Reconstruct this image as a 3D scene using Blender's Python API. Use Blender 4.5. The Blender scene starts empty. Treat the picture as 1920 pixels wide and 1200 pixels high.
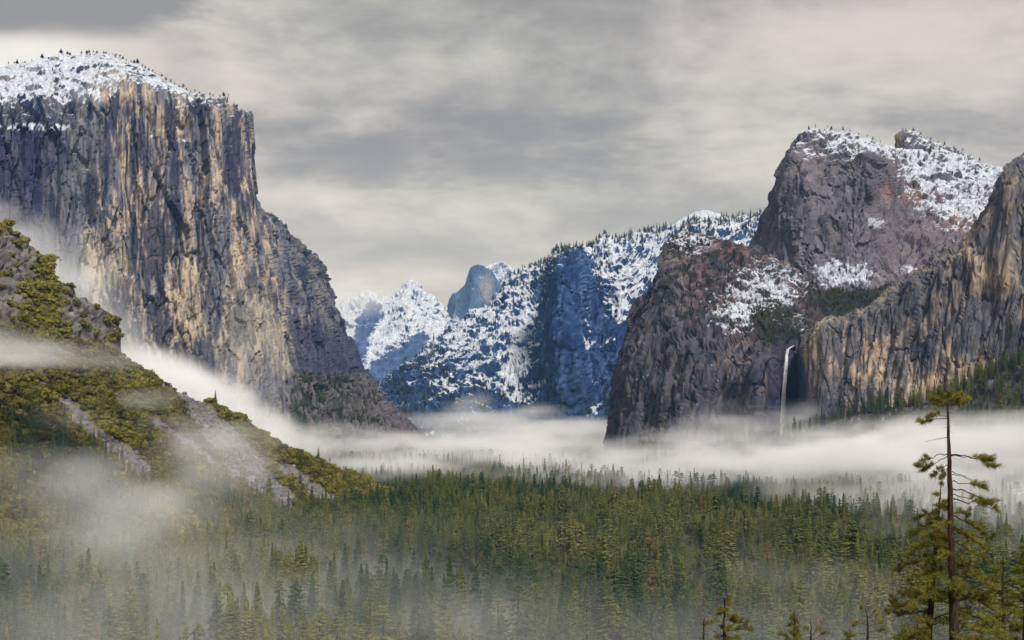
import bpy, math, random
import numpy as np
from mathutils import Vector, Matrix

# ------------------------------------------------------------------ camera, sky, sun, exposure
SC = bpy.context.scene
COL = SC.collection
FPX, CX, HY = 2700.0, 960.0, 775.0        # focal length in photo pixels, optical centre column, horizon row
FLOOR = -140.0                            # valley floor below the viewpoint (the eye is at the origin)

def P(px, py, Y):
    """photo pixel at a known distance Y -> world point"""
    return ((px - CX) / FPX * Y, Y, (HY - py) / FPX * Y)

cam = bpy.data.cameras.new('camera')
cam_o = bpy.data.objects.new('camera', cam)
COL.objects.link(cam_o)
cam_o.location = (0, 0, 0)
cam_o.rotation_euler = (math.radians(90), 0, 0)
cam.sensor_width = 36.0
cam.lens = 36.0 * FPX / 1920.0
cam.shift_y = (HY - 600.0) / 1920.0
cam.clip_start = 1.0
cam.clip_end = 90000.0
SC.camera = cam_o

SC.view_settings.view_transform = 'Standard'
SC.view_settings.look = 'None'
SC.view_settings.exposure = 0.7
SC.view_settings.gamma = 1.0
SC.cycles.max_bounces = 5
SC.cycles.diffuse_bounces = 1
SC.cycles.glossy_bounces = 1
SC.cycles.transmission_bounces = 2
SC.cycles.volume_bounces = 4
SC.cycles.transparent_max_bounces = 8
SC.cycles.use_adaptive_sampling = True
SC.cycles.adaptive_threshold = 0.025
SC.cycles.volume_max_steps = 512

SUN_EL, SUN_AZ = math.radians(44), math.radians(156)   # azimuth clockwise from the view direction (+Y): over the right shoulder
sun_dir = Vector((math.sin(SUN_AZ) * math.cos(SUN_EL), math.cos(SUN_AZ) * math.cos(SUN_EL), math.sin(SUN_EL)))
sl = bpy.data.lights.new('sun', 'SUN')
sl.energy = 2.6
sl.angle = math.radians(10)
sl.color = (1.0, 0.98, 0.95)
so = bpy.data.objects.new('sun', sl)
COL.objects.link(so)
so.rotation_euler = sun_dir.to_track_quat('Z', 'Y').to_euler()

# ------------------------------------------------------------------ node helpers
class NT:
    """tiny wrapper to write node trees as expressions"""
    def __init__(self, tree):
        self.t = tree
    def n(self, kind, **kw):
        nd = self.t.nodes.new(kind)
        for k, v in kw.items():
            setattr(nd, k, v)
        return nd
    def put(self, sock, v):
        if v is None:
            return
        if isinstance(v, bpy.types.NodeSocket):
            self.t.links.new(v, sock)
        else:
            sock.default_value = v
    def math(self, op, a, b=None, c=None, clamp=False):
        nd = self.n('ShaderNodeMath', operation=op, use_clamp=clamp)
        self.put(nd.inputs[0], a); self.put(nd.inputs[1], b); self.put(nd.inputs[2], c)
        return nd.outputs[0]
    def vmath(self, op, a, b=None):
        nd = self.n('ShaderNodeVectorMath', operation=op)
        self.put(nd.inputs[0], a); self.put(nd.inputs[1], b)
        return nd.outputs[0] if op not in ('LENGTH', 'DOT_PRODUCT', 'DISTANCE') else nd.outputs['Value']
    def xyz(self, x, y, z):
        nd = self.n('ShaderNodeCombineXYZ')
        self.put(nd.inputs[0], x); self.put(nd.inputs[1], y); self.put(nd.inputs[2], z)
        return nd.outputs[0]
    def sep(self, v):
        nd = self.n('ShaderNodeSeparateXYZ')
        self.put(nd.inputs[0], v)
        return nd.outputs
    def noise(self, vec, scale=1.0, detail=4.0, rough=0.55, dist=0.0, dim='3D'):
        nd = self.n('ShaderNodeTexNoise', noise_dimensions=dim)
        self.put(nd.inputs['Vector'], vec)
        nd.inputs['Scale'].default_value = scale
        nd.inputs['Detail'].default_value = detail
        nd.inputs['Roughness'].default_value = rough
        nd.inputs['Distortion'].default_value = dist
        return nd.outputs[0]
    def ramp(self, v, lo, hi, a=0.0, b=1.0, kind='SMOOTHSTEP'):
        nd = self.n('ShaderNodeMapRange', interpolation_type=kind)
        self.put(nd.inputs['Value'], v)
        self.put(nd.inputs['From Min'], lo); self.put(nd.inputs['From Max'], hi)
        self.put(nd.inputs['To Min'], a); self.put(nd.inputs['To Max'], b)
        return nd.outputs[0]
    def mix(self, f, a, b, blend='MIX'):
        nd = self.n('ShaderNodeMix', data_type='RGBA', blend_type=blend)
        self.put(nd.inputs[0], f)
        for s, v in ((nd.inputs[6], a), (nd.inputs[7], b)):
            if isinstance(v, (tuple, list)) and len(v) == 3:
                v = (*v, 1.0)
            self.put(s, v)
        return nd.outputs[2]

def new_mat(name):
    m = bpy.data.materials.new(name)
    m.use_nodes = True
    t = m.node_tree
    for nd in list(t.nodes):
        t.nodes.remove(nd)
    N = NT(t)
    out = N.n('ShaderNodeOutputMaterial')
    return m, N, out

def principled(N, out, color, rough=0.9, normal=None, spec=0.15):
    b = N.n('ShaderNodeBsdfPrincipled')
    if isinstance(color, (tuple, list)):
        color = (*color[:3], 1.0)
    N.put(b.inputs['Base Color'], color)
    N.put(b.inputs['Roughness'], rough)
    b.inputs['Specular IOR Level'].default_value = spec
    if normal is not None:
        N.put(b.inputs['Normal'], normal)
    N.put(out.inputs['Surface'], b.outputs[0])
    return b

# ------------------------------------------------------------------ world: clear-sky light under a broken grey cloud deck
def make_world():
    w = bpy.data.worlds.new('World')
    SC.world = w
    w.use_nodes = True
    w.cycles.sampling_method = 'MANUAL'
    w.cycles.sample_map_resolution = 256
    t = w.node_tree
    for nd in list(t.nodes):
        t.nodes.remove(nd)
    N = NT(t)
    out = N.n('ShaderNodeOutputWorld')
    bg = N.n('ShaderNodeBackground')
    sky = N.n('ShaderNodeTexSky', sky_type='NISHITA')
    sky.sun_disc = False
    sky.sun_elevation = SUN_EL
    sky.sun_rotation = SUN_AZ
    sky.altitude = 1300
    d = N.n('ShaderNodeTexCoord').outputs['Generated']
    s = N.sep(d)
    up = N.math('MAXIMUM', s[2], 0.0)
    k = N.math('DIVIDE', 1.0, N.math('ADD', up, 0.22))       # flat cloud deck seen in perspective
    u = N.math('MULTIPLY', s[0], k)
    v = N.math('MULTIPLY', s[1], k)
    p = N.xyz(u, v, 0.0)
    big = N.noise(N.vmath('ADD', N.vmath('MULTIPLY', p, (0.9, 0.75, 1)), (3.1, 7.3, 0)), 0.9, 3, 0.5, 0.1)
    mid = N.noise(N.vmath('ADD', N.vmath('MULTIPLY', p, (0.9, 1.0, 1)), (11.7, 2.9, 0)), 2.6, 7, 0.62, 0.15)
    fine = N.noise(N.vmath('ADD', N.vmath('MULTIPLY', p, (1.2, 0.9, 1)), (1.7, 22.9, 0)), 6.5, 4, 0.62, 0.1)
    c = N.math('ADD', N.math('ADD', N.math('MULTIPLY', big, 0.36), N.math('MULTIPLY', mid, 0.50)), N.math('MULTIPLY', fine, 0.14))
    def spot(u0, v0, ru, rv):
        du = N.math('DIVIDE', N.math('SUBTRACT', u, u0), ru); dv = N.math('DIVIDE', N.math('SUBTRACT', v, v0), rv)
        rr = N.math('ADD', N.math('MULTIPLY', du, du), N.math('MULTIPLY', dv, dv))
        return N.ramp(N.math('ADD', rr, N.math('MULTIPLY', N.math('SUBTRACT', mid, 0.5), 3.2)), 0.0, 1.0, 1.0, 0.0)
    c = N.math('SUBTRACT', c, N.math('MULTIPLY', spot(-0.68, 1.88, 0.30, 0.16), 0.16))     # dark cloud mass high on the left
    c = N.math('ADD', c, N.math('MULTIPLY', spot(-0.70, 2.10, 0.26, 0.16), 0.12))          # thin bright rift below it
    c = N.math('SUBTRACT', c, N.math('MULTIPLY', spot(-0.22, 2.5, 0.50, 0.22), 0.045))      # grey shelf over the valley
    light = N.ramp(c, 0.38, 0.62)
    tint = N.noise(N.vmath('ADD', p, (5.0, 1.0, 9.0)), 1.1, 2, 0.5)
    thin = N.mix(N.ramp(tint, 0.35, 0.65), (0.45, 0.44, 0.385, 1), (0.44, 0.40, 0.375, 1))    # cream to faint rose where the deck is thin
    cloud = N.mix(light, (0.190, 0.184, 0.180, 1), thin)
    # the deck thins towards the far horizon
    hz = N.ramp(s[2], 0.02, 0.20, 1.0, 0.0)
    cloud = N.mix(N.math('MULTIPLY', hz, 0.6), cloud, (0.52, 0.50, 0.42, 1))
    cloud = N.mix(N.math('MULTIPLY', spot(-0.76, 2.08, 0.20, 0.12), 0.7), cloud, (0.62, 0.62, 0.58, 1))
    nis = N.vmath('MULTIPLY', sky.outputs[0], (0.08, 0.08, 0.08))
    cover = N.ramp(c, 0.60, 0.80, 0.985, 0.80)
    col = N.mix(cover, nis, cloud)
    N.put(bg.inputs[0], col)
    bg.inputs[1].default_value = 1.0
    N.put(out.inputs[0], bg.outputs[0])
make_world()

# ------------------------------------------------------------------ numpy noise
_rs = np.random.RandomState(7)
_perm = _rs.permutation(256).astype(np.int32)
_perm = np.concatenate([_perm, _perm, _perm])
_g = _rs.normal(size=(256, 3)).astype(np.float32)
_g /= np.linalg.norm(_g, axis=1)[:, None]

def pn(x, y, z):
    x = np.asarray(x, np.float32); y = np.asarray(y, np.float32); z = np.asarray(z, np.float32)
    x, y, z = np.broadcast_arrays(x, y, z)
    xi = np.floor(x); yi = np.floor(y); zi = np.floor(z)
    fx = x - xi; fy = y - yi; fz = z - zi
    xi = xi.astype(np.int32) & 255; yi = yi.astype(np.int32) & 255; zi = zi.astype(np.int32) & 255
    u = fx * fx * fx * (fx * (fx * 6 - 15) + 10)
    v = fy * fy * fy * (fy * (fy * 6 - 15) + 10)
    w = fz * fz * fz * (fz * (fz * 6 - 15) + 10)
    r = None
    for a in (0, 1):
        pa = _perm[xi + a]
        wa = u if a else 1 - u
        for b in (0, 1):
            pb = _perm[pa + yi + b]
            wb = wa * (v if b else 1 - v)
            for c in (0, 1):
                g = _g[_perm[pb + zi + c]]
                t = (g[..., 0] * (fx - a) + g[..., 1] * (fy - b) + g[..., 2] * (fz - c)) * wb * (w if c else 1 - w)
                r = t if r is None else r + t
    return r * 1.6

def fbm(x, y, z, oct=4, gain=0.5, lac=2.03):
    s = 0; a = 1.0; tot = 0
    for i in range(oct):
        s = s + a * pn(x + 17.3 * i, y - 9.1 * i, z + 5.7 * i)
        tot += a; a *= gain
        x = x * lac; y = y * lac; z = z * lac
    return s / tot

def ridged(x, y, z, oct=4, gain=0.5, lac=2.03):
    s = 0; a = 1.0; tot = 0
    for i in range(oct):
        s = s + a * (1 - 2 * np.abs(pn(x + 13.3 * i, y - 7.1 * i, z + 3.7 * i)))
        tot += a; a *= gain
        x = x * lac; y = y * lac; z = z * lac
    return s / tot

def ss(x, a, b):
    t = np.clip((x - a) / (b - a), 0, 1)
    return t * t * (3 - 2 * t)

def lerp(a, b, t):
    return a + (b - a) * t

def mixc(c, col, t):
    return c + (np.array(col, np.float32) - c) * t[..., None]

def blob(px, py, x, y, rx, ry, soft=0.6):
    d = np.sqrt(((px - x) / rx) ** 2 + ((py - y) / ry) ** 2)
    return 1 - ss(d, 1 - soft, 1 + soft)

# ------------------------------------------------------------------ surfaces from control nets
def pchip(vals, t_ctrl, t_new):
    """monotone cubic along axis 0"""
    h = np.diff(t_ctrl)
    d = np.diff(vals, axis=0) / h[:, None, None]
    m = np.zeros_like(vals)
    a, b = d[:-1], d[1:]
    w1 = (2 * h[1:] + h[:-1])[:, None, None]; w2 = (h[1:] + 2 * h[:-1])[:, None, None]
    same = (a * b) > 0
    with np.errstate(divide='ignore', invalid='ignore'):
        hm = (w1 + w2) / (w1 / np.where(same, a, 1) + w2 / np.where(same, b, 1))
    m[1:-1] = np.where(same, hm, 0)
    m[0] = d[0]; m[-1] = d[-1]
    k = np.clip(np.searchsorted(t_ctrl, t_new, side='right') - 1, 0, len(t_ctrl) - 2)
    hk = h[k][:, None, None]
    s = ((t_new - t_ctrl[k]) / h[k])[:, None, None]
    return ((2 * s**3 - 3 * s**2 + 1) * vals[k] + (s**3 - 2 * s**2 + s) * hk * m[k]
            + (-2 * s**3 + 3 * s**2) * vals[k + 1] + (s**3 - s**2) * hk * m[k + 1])

def net(cols, nu, nv, rowweight=None):
    """cols: list of columns, each a list of world points from base to crest to back -> grid (nv, nu, 3)"""
    C = np.array(cols, np.float64)                       # (ncol, nrow, 3)
    seg = np.linalg.norm(np.diff(C, axis=0), axis=2).mean(axis=1)
    tu = np.concatenate([[0], np.cumsum(seg)])
    seg = np.linalg.norm(np.diff(C, axis=1), axis=2).mean(axis=0)
    if rowweight is not None:
        seg = seg * np.array(rowweight)
    tv = np.concatenate([[0], np.cumsum(seg)])
    S = pchip(C, tu, np.linspace(0, tu[-1], nu))         # (nu, nrow, 3)
    S = pchip(np.swapaxes(S, 0, 1), tv, np.linspace(0, tv[-1], nv))   # (nv, nu, 3)
    return S.astype(np.float32)

def normals(S):
    du = np.gradient(S, axis=1); dv = np.gradient(S, axis=0)
    n = np.cross(du, dv)
    return n / (np.linalg.norm(n, axis=2, keepdims=True) + 1e-9)

def smooth_normals(S, k=6):
    n = normals(S)
    for ax in (0, 1):
        for _ in range(k):
            n = (np.roll(n, 1, ax) + 2 * n + np.roll(n, -1, ax)) / 4 if False else _blur(n, ax)
    return n / (np.linalg.norm(n, axis=2, keepdims=True) + 1e-9)

def _blur(a, ax):
    p = np.concatenate([np.take(a, [0], ax), a, np.take(a, [-1], ax)], ax)
    n = a.shape[ax]
    i0 = np.arange(n)
    return 0.25 * np.take(p, i0, ax) + 0.5 * np.take(p, i0 + 1, ax) + 0.25 * np.take(p, i0 + 2, ax)

def project(S):
    return CX + S[..., 0] / S[..., 1] * FPX, HY - S[..., 2] / S[..., 1] * FPX

def grid_object(name, S, mat, attrs=None, parent=None, smooth=False):
    nv, nu = S.shape[:2]
    me = bpy.data.meshes.new(name)
    idx = np.arange(nv * nu, dtype=np.int32).reshape(nv, nu)
    q = np.stack([idx[:-1, :-1], idx[:-1, 1:], idx[1:, 1:], idx[1:, :-1]], -1).reshape(-1, 4)
    me.vertices.add(nv * nu)
    me.vertices.foreach_set('co', S.reshape(-1).astype(np.float32))
    nf = len(q)
    me.loops.add(nf * 4)
    me.loops.foreach_set('vertex_index', q.reshape(-1))
    me.polygons.add(nf)
    me.polygons.foreach_set('loop_start', np.arange(nf, dtype=np.int32) * 4)
    me.polygons.foreach_set('loop_total', np.full(nf, 4, np.int32))
    me.polygons.foreach_set('use_smooth', np.full(nf, smooth, bool))
    me.update(calc_edges=True)
    for k, v in (attrs or {}).items():
        if v.ndim == 3:
            at = me.attributes.new(k, 'FLOAT_COLOR', 'POINT')
            c4 = np.ones((nv * nu, 4), np.float32); c4[:, :3] = np.clip(v.reshape(-1, 3), 0, 1)
            at.data.foreach_set('color', c4.reshape(-1))
        else:
            at = me.attributes.new(k, 'FLOAT', 'POINT')
            at.data.foreach_set('value', v.reshape(-1).astype(np.float32))
    me.materials.append(mat)
    o = bpy.data.objects.new(name, me)
    COL.objects.link(o)
    if parent is not None:
        o.parent = parent
    return o

def tag(o, label, cat, group=None, kind=None):
    o['label'] = label
    o['category'] = cat
    if group: o['group'] = group
    if kind: o['kind'] = kind
    return o

def tri_mesh(name, V, Fc, mat, smooth=False):
    """V (n,3), Fc (m,3) arrays -> mesh"""
    V = np.asarray(V, np.float32).reshape(-1, 3); Fc = np.asarray(Fc, np.int32).reshape(-1, 3)
    me = bpy.data.meshes.new(name)
    me.vertices.add(len(V)); me.vertices.foreach_set('co', V.reshape(-1))
    nf = len(Fc)
    me.loops.add(nf * 3); me.loops.foreach_set('vertex_index', Fc.reshape(-1))
    me.polygons.add(nf)
    me.polygons.foreach_set('loop_start', np.arange(nf, dtype=np.int32) * 3)
    me.polygons.foreach_set('loop_total', np.full(nf, 3, np.int32))
    me.polygons.foreach_set('use_smooth', np.full(nf, smooth, bool))
    me.update(calc_edges=True)
    for m in (mat if isinstance(mat, (list, tuple)) else [mat]):
        me.materials.append(m)
    return me

# ------------------------------------------------------------------ materials of the land
def rock_material(name, fine=0.16, bump=2.5, stretch=0.25, var=0.55, snow_soft=0.17, snow_scale=0.16):
    m, N, out = new_mat(name)
    pos = N.n('ShaderNodeTexCoord').outputs['Object']
    col = N.n('ShaderNodeAttribute', attribute_name='Col').outputs['Color']
    snow = N.n('ShaderNodeAttribute', attribute_name='snow').outputs['Fac']
    ps = N.vmath('MULTIPLY', pos, (1, 1, stretch))
    f1 = N.noise(ps, fine, 4, 0.65)
    f2 = N.noise(pos, fine * 0.35, 2, 0.6)
    g = N.math('ADD', N.math('MULTIPLY', f1, 0.65), N.math('MULTIPLY', f2, 0.35))
    gain = N.ramp(g, 0.3, 0.7, 1 - var, 1 + var, 'LINEAR')
    rock = N.mix(1.0, col, N.xyz(gain, gain, gain), 'MULTIPLY')
    sn = N.noise(pos, snow_scale, 4, 0.7)
    sf = N.math('ADD', snow, N.math('MULTIPLY', N.math('SUBTRACT', sn, 0.5), 1.7))
    sm = N.ramp(sf, 0.5 - snow_soft, 0.5 + snow_soft)
    tone = N.mix(N.ramp(f1, 0.35, 0.65), (0.33, 0.36, 0.43, 1), (0.60, 0.64, 0.70, 1))
    c = N.mix(N.math('MULTIPLY', sm, 0.93), rock, tone)
    h = N.noise(ps, fine * 1.3, 2, 0.6)
    b = N.n('ShaderNodeBump')
    b.inputs['Strength'].default_value = 0.9
    b.inputs['Distance'].default_value = bump
    N.put(b.inputs['Height'], h)
    principled(N, out, c, N.ramp(sm, 0, 1, 0.88, 0.6), b.outputs[0], 0.12)
    return m

MAT_ROCK = rock_material('granite', 0.13, 2.2, 0.16, 0.38)
MAT_ROCK_FAR = rock_material('far_granite', 0.05, 6.0, 0.25, 0.4, 0.16, 0.055)

def facet(x, y, z, seed=0):
    """each Voronoi block gets its own plane: offset plus tilt, with crisp steps where blocks meet"""
    bx = np.floor(x - 0.5); by = np.floor(y - 0.5); bz = np.floor(z - 0.5)
    best = np.full(x.shape, 1e9, np.float32); val = np.zeros(x.shape, np.float32)
    for a in (0, 1):
        for b in (0, 1):
            for c in (0, 1):
                ix = (bx + a).astype(np.int32) & 255; iy = (by + b).astype(np.int32) & 255; iz = (bz + c).astype(np.int32) & 255
                h = _perm[_perm[_perm[(ix + seed) & 255] + iy] + iz]
                h2 = _perm[h + 11]; h3 = _perm[h + 37]
                qx = x - (bx + a + 0.15 + 0.7 * (h / 255.)); qy = y - (by + b + 0.15 + 0.7 * (h2 / 255.)); qz = z - (bz + c + 0.15 + 0.7 * (h3 / 255.))
                d = qx * qx + qy * qy + qz * qz
                g = _g[h]
                v = (h3 / 255. - 0.5) * 1.4 + (g[..., 0] * qx + g[..., 1] * qy + g[..., 2] * qz) * 0.9
                m = d < best
                best = np.where(m, d, best); val = np.where(m, v, val)
    return val.astype(np.float32)

def crag(S, big=14., pillar=14., crack=7., block=8., scale=1.0, zs=0.10, seed=0.0, fine=1.2, bz=0.35, ridge=0.0, rz=0.45, hc=99.0, keep=None, warp=12., flute=0.0):
    """push a smooth cliff into buttresses, pillars, blocks and cracks along its normal; returns the new surface"""
    n = smooth_normals(S, 10)
    x, y, z = S[..., 0] / scale + seed, S[..., 1] / scale - seed, S[..., 2] / scale
    wx = warp * fbm(x / 80, y / 80, z / 90, 3); wy = warp * fbm(x / 80 + 40, y / 80, z / 90, 3)
    X, Y = x + wx, y + wy
    d = big * fbm(X / 170, Y / 170, z * zs * 2 / 110, 3)
    d = d + pillar * np.minimum(np.abs(pn(X / 70, Y / 70, z * zs / 45)) * 3.0, 1.0) ** 0.8
    d = d + 0.5 * pillar * np.minimum(np.abs(pn(X / 30 + 8, Y / 30, z * zs / 26)) * 3.0, 1.0) ** 0.8
    d = d - 0.75 * pillar - 0.25 * ridge
    if flute:
        d = d + flute * facet(X / 11, Y / 11, z * bz * 1.6 / 11, 140)
    if ridge:
        d = d + ridge * ridged(X / 130, Y / 130, z * rz / 130, 6, 0.55)
    d = d + block * facet(X / 55, Y / 55, z * bz / 55, 3)
    d = d + 0.5 * block * facet(X / 21, Y / 21, z * bz * 1.2 / 21, 77)
    c1 = pn(X / 34, Y / 34, z * zs / 42 + 3)
    c3 = pn(x / 44 + 3, y / 44, z / 30 + wx * 0.05)
    d = d - crack * np.exp(-(c1 / 0.035) ** 2) - 0.4 * min(crack, hc) * 1.0 * np.exp(-(c3 / 0.045) ** 2)
    d = d + fine * fbm(x / 8, y / 8, z / 12, 3)
    if keep is not None:
        d = d * keep
    return S + n * d[..., None] * scale

def up_facing(S):
    return normals(S)[..., 2]

# ------------------------------------------------------------------ waterfall in the alcove
def build_fall():
    m, N, out = new_mat('falling_water')
    pos = N.n('ShaderNodeTexCoord').outputs['Object']
    f = N.noise(N.vmath('MULTIPLY', pos, (1, 1, 0.025)), 1.1, 4, 0.6)
    d = N.n('ShaderNodeBsdfDiffuse'); d.inputs[0].default_value = (0.86, 0.87, 0.90, 1)
    tr = N.n('ShaderNodeBsdfTransparent')
    mx = N.n('ShaderNodeMixShader')
    N.put(mx.inputs[0], N.ramp(f, 0.30, 0.58, 0.15, 1.0)); N.put(mx.inputs[1], tr.outputs[0]); N.put(mx.inputs[2], d.outputs[0])
    N.put(out.inputs['Surface'], mx.outputs[0])
    r = random.Random(6)
    V, Fc = [], []
    path = [(1490, 648, 2915), (1484, 650, 2890), (1478, 655, 2870), (1475, 668, 2858), (1473, 695, 2850), (1470, 732, 2846), (1468, 772, 2842), (1466, 812, 2840), (1465, 850, 2840)]
    wid = [3, 3.2, 3.6, 4.2, 5, 6, 7.5, 9, 10]
    for s in range(20):
        off = r.gauss(0, .42); dy = r.uniform(-3, 3)
        pts, rad = [], []
        start = r.choice((0, 0, 0, 2, 3)); stop = r.choice((9, 9, 8, 7))
        for k in range(start, stop):
            px, py, Y = path[k]
            pts.append(P(px + off * wid[k] * 0.9 + r.gauss(0, .35), py, Y + dy)); rad.append(max(0.28, wid[k] * .085 * r.uniform(.6, 1.3)))
        rad[-1] *= .3
        tube0(V, Fc, pts, rad)
    o = bpy.data.objects.new('waterfall', tri_mesh('waterfall', V, Fc, m, True)); COL.objects.link(o)
    tag(o, 'thin white waterfall dropping through a dark alcove into mist', 'waterfall', kind='structure')

def tube0(V, Fc, pts, rad, n=6):
    q0 = len(V)
    for p, rr in zip(pts, rad):
        for k in range(n):
            a = 2 * math.pi * k / n
            V.append((p[0] + rr * math.cos(a), p[1] + rr * math.sin(a), p[2]))
    for i in range(len(pts) - 1):
        for k in range(n):
            a, b = q0 + i * n + k, q0 + i * n + (k + 1) % n
            Fc += [(a, b, b + n), (a, b + n, a + n)]
build_fall()

# ------------------------------------------------------------------ mountains
def with_back(col, deep=0.10):
    """close a column behind its crest so the mountain has a far side"""
    px, py, Y = col[-1]
    by = col[0][1]
    return col + [(px, py + 6, Y * (1 + deep * 0.15)), (px, py + 0.45 * (by - py) + 8, Y * (1 + deep * 0.7)), (px, by, Y * (1 + deep))]

def world_cols(cols, deep=0.10):
    return [[P(*p) for p in with_back(c, deep)] for c in cols]

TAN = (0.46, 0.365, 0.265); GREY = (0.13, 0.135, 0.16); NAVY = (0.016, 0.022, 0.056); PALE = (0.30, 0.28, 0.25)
ROSE = (0.26, 0.15, 0.14); ORANGE = (0.40, 0.23, 0.12); DARKGREEN = (0.030, 0.040, 0.020)

def build_monolith():
    # lean of each vertical column (bottom is further right than the top), as a fraction per row
    fr = [1.15, 1.0, 0.79, 0.5, 0.24, 0.06, 0.0]
    rows_py = [900, 812, 700, 560, 420, 300]
    back = [-8, 0, 28, 62, 90, 112]
    cols = []
    #        xtop lean Yb   rim  (snow mid: py, dY)  crest: x, py, dY
    spec = [(-430, -10, 3120, 255, 190, 230, -430, 150, 420),
            (-160, -5, 3240, 245, 185, 230, -160, 138, 420),
            (0, 0, 3330, 236, 175, 220, 0, 127, 430),
            (60, 6, 3370, 232, 165, 210, 62, 117, 430),
            (125, 14, 3410, 228, 155, 210, 128, 105, 420),
            (195, 24, 3460, 196, 140, 190, 190, 102, 360),
            (245, 32, 3500, 150, 132, 175, 243, 117, 260),
            (300, 40, 3530, 166, 157, 165, 303, 149, 230),
            (355, 49, 3570, 186, 181, 160, 356, 178, 210),
            (405, 57, 3610, 206, 203, 158, 405, 197, 200),
            (440, 64, 3650, 216, 212, 150, 440, 208, 180),
            (463, 71, 3690, 226, 221, 140, 463, 217, 165)]
    for xt, lean, Yb, rim, spy, sdy, cx, cpy, cdy in spec:
        c = []
        for k, py in enumerate(rows_py):
            py2 = py if k < 4 else min(py, 560) if k == 4 else py
            if k == 5: py2 = rim + (420 - rim) * 0.45
            c.append((xt + lean * fr[k], py2, Yb + back[k]))
        c.append((xt, rim, Yb + 132))
        c.append((xt + (cx - xt) * 0.5, spy, Yb + sdy))
        c.append((cx, cpy, Yb + cdy))
        cols.append(c)
    # the eastern side beyond the prow, falling away to the right
    cols.append([(560, 900, 3760), (552, 815, 3770), (538, 705, 3820), (520, 590, 3850), (503, 490, 3880), (491, 420, 3900), (482, 378, 3915), (481, 374, 3960), (480, 372, 4010)])
    cols.append([(585, 900, 3860), (580, 815, 3870), (566, 720, 3940), (552, 620, 3980), (540, 540, 4000), (529, 470, 4020), (520, 424, 4040), (519, 420, 4090), (518, 418, 4140)])
    cols.append([(625, 900, 3900), (620, 815, 3920), (605, 735, 4060), (596, 660, 4100), (584, 580, 4120), (572, 515, 4140), (561, 470, 4160), (560, 466, 4210), (559, 464, 4260)])
    cols.append([(672, 900, 4000), (668, 818, 4030), (645, 752, 4190), (632, 694, 4260), (620, 622, 4290), (607, 562, 4310), (593, 514, 4330), (592, 510, 4380), (591, 508, 4430)])
    cols.append([(725, 900, 4150), (722, 822, 4180), (700, 778, 4320), (682, 735, 4390), (664, 698, 4430), (647, 655, 4460), (632, 612, 4480), (631, 609, 4530), (630, 607, 4580)])
    cols.append([(765, 900, 4280), (762, 826, 4310), (745, 800, 4420), (725, 775, 4490), (705, 747, 4540), (686, 720, 4580), (667, 690, 4610), (666, 688, 4660), (665, 687, 4700)])
    cols.append([(790, 900, 4400), (788, 832, 4430), (783, 822, 4500), (775, 812, 4560), (760, 795, 4610), (740, 775, 4660), (722, 757, 4700), (721, 756, 4740), (720, 755, 4780)])
    cols.append([(800, 900, 4600), (800, 850, 4640), (798, 846, 4700), (796, 842, 4760), (794, 838, 4800), (792, 834, 4840), (790, 830, 4880), (790, 830, 4900), (790, 830, 4950)])
    S = net(world_cols(cols, 0.16), 760, 640)
    px, py = project(S)
    top = ss(py, 260, 140)
    S0 = S
    S = crag(S, 24, 14, 17, 17, 1.0, 0.035, 0.0, 0.5, 0.06, warp=5., flute=5.0, hc=9., keep=1 - 0.6 * blob(px, py, 475, 330, 40, 150, 0.5))
    # smoother granite apron at the toe of the prow, blocky shelves high on the left
    S = lerp(S, S0, np.clip(0.55 * blob(px, py, 470, 720, 90, 130) + 0.72 * ss(py, 215, 165) * ss(px, 470, 400), 0, 0.8)[..., None])
    S = S + (3.0 * fbm(S0[..., 0] / 22, S0[..., 1] / 22, S0[..., 2] / 22, 4) * top)[..., None] * np.array((0, 0, 1), np.float32)
    x, y, z = S[..., 0], S[..., 1], S[..., 2]
    px, py = project(S)
    # colour: warm streaks over blue-grey; dark stains carry painted-in navy shade, left wall darker
    st = fbm(x / 26, y / 26, z / 420, 4, 0.6)
    st2 = fbm(x / 9 + 7, y / 9, z / 200, 3, 0.6)
    patch = fbm(x / 130, y / 130, z / 420 + 4, 4, 0.55)
    warm = ss(st * 0.75 + st2 * 0.45 + patch * 0.6, -0.10, 0.28)
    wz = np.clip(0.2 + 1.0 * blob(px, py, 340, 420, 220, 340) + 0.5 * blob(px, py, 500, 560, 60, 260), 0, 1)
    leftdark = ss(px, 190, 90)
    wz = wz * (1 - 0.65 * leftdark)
    c = np.empty(S.shape, np.float32); c[:] = GREY
    c = mixc(c, PALE, ss(patch, -0.1, 0.4) * 0.6)
    c = mixc(c, TAN, warm * wz)
    c = mixc(c, ORANGE, ss(st2 + 0.4 * patch, 0.30, 0.55) * 0.45 * wz)
    thin = ss(fbm(x / 5 + 3, y / 5, z / 380, 3, 0.6), 0.10, 0.26)
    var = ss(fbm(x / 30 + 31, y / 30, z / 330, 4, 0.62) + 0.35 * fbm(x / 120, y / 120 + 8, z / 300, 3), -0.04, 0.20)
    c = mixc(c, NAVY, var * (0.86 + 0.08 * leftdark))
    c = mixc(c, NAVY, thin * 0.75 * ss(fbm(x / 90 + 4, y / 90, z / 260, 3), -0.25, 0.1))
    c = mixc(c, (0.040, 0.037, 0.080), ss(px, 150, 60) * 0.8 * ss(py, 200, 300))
    c = mixc(c, PALE, 0.6 * blob(px, py, 470, 700, 80, 150) * ss(patch + 0.4 * st2, -0.5, 0.3))
    east_shade = ss(px, 545, 580) * ss(py, 585, 640)
    c = mixc(c, (0.045, 0.048, 0.085), 0.8 * east_shade)  # shade of the eastern side put into its colour
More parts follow.
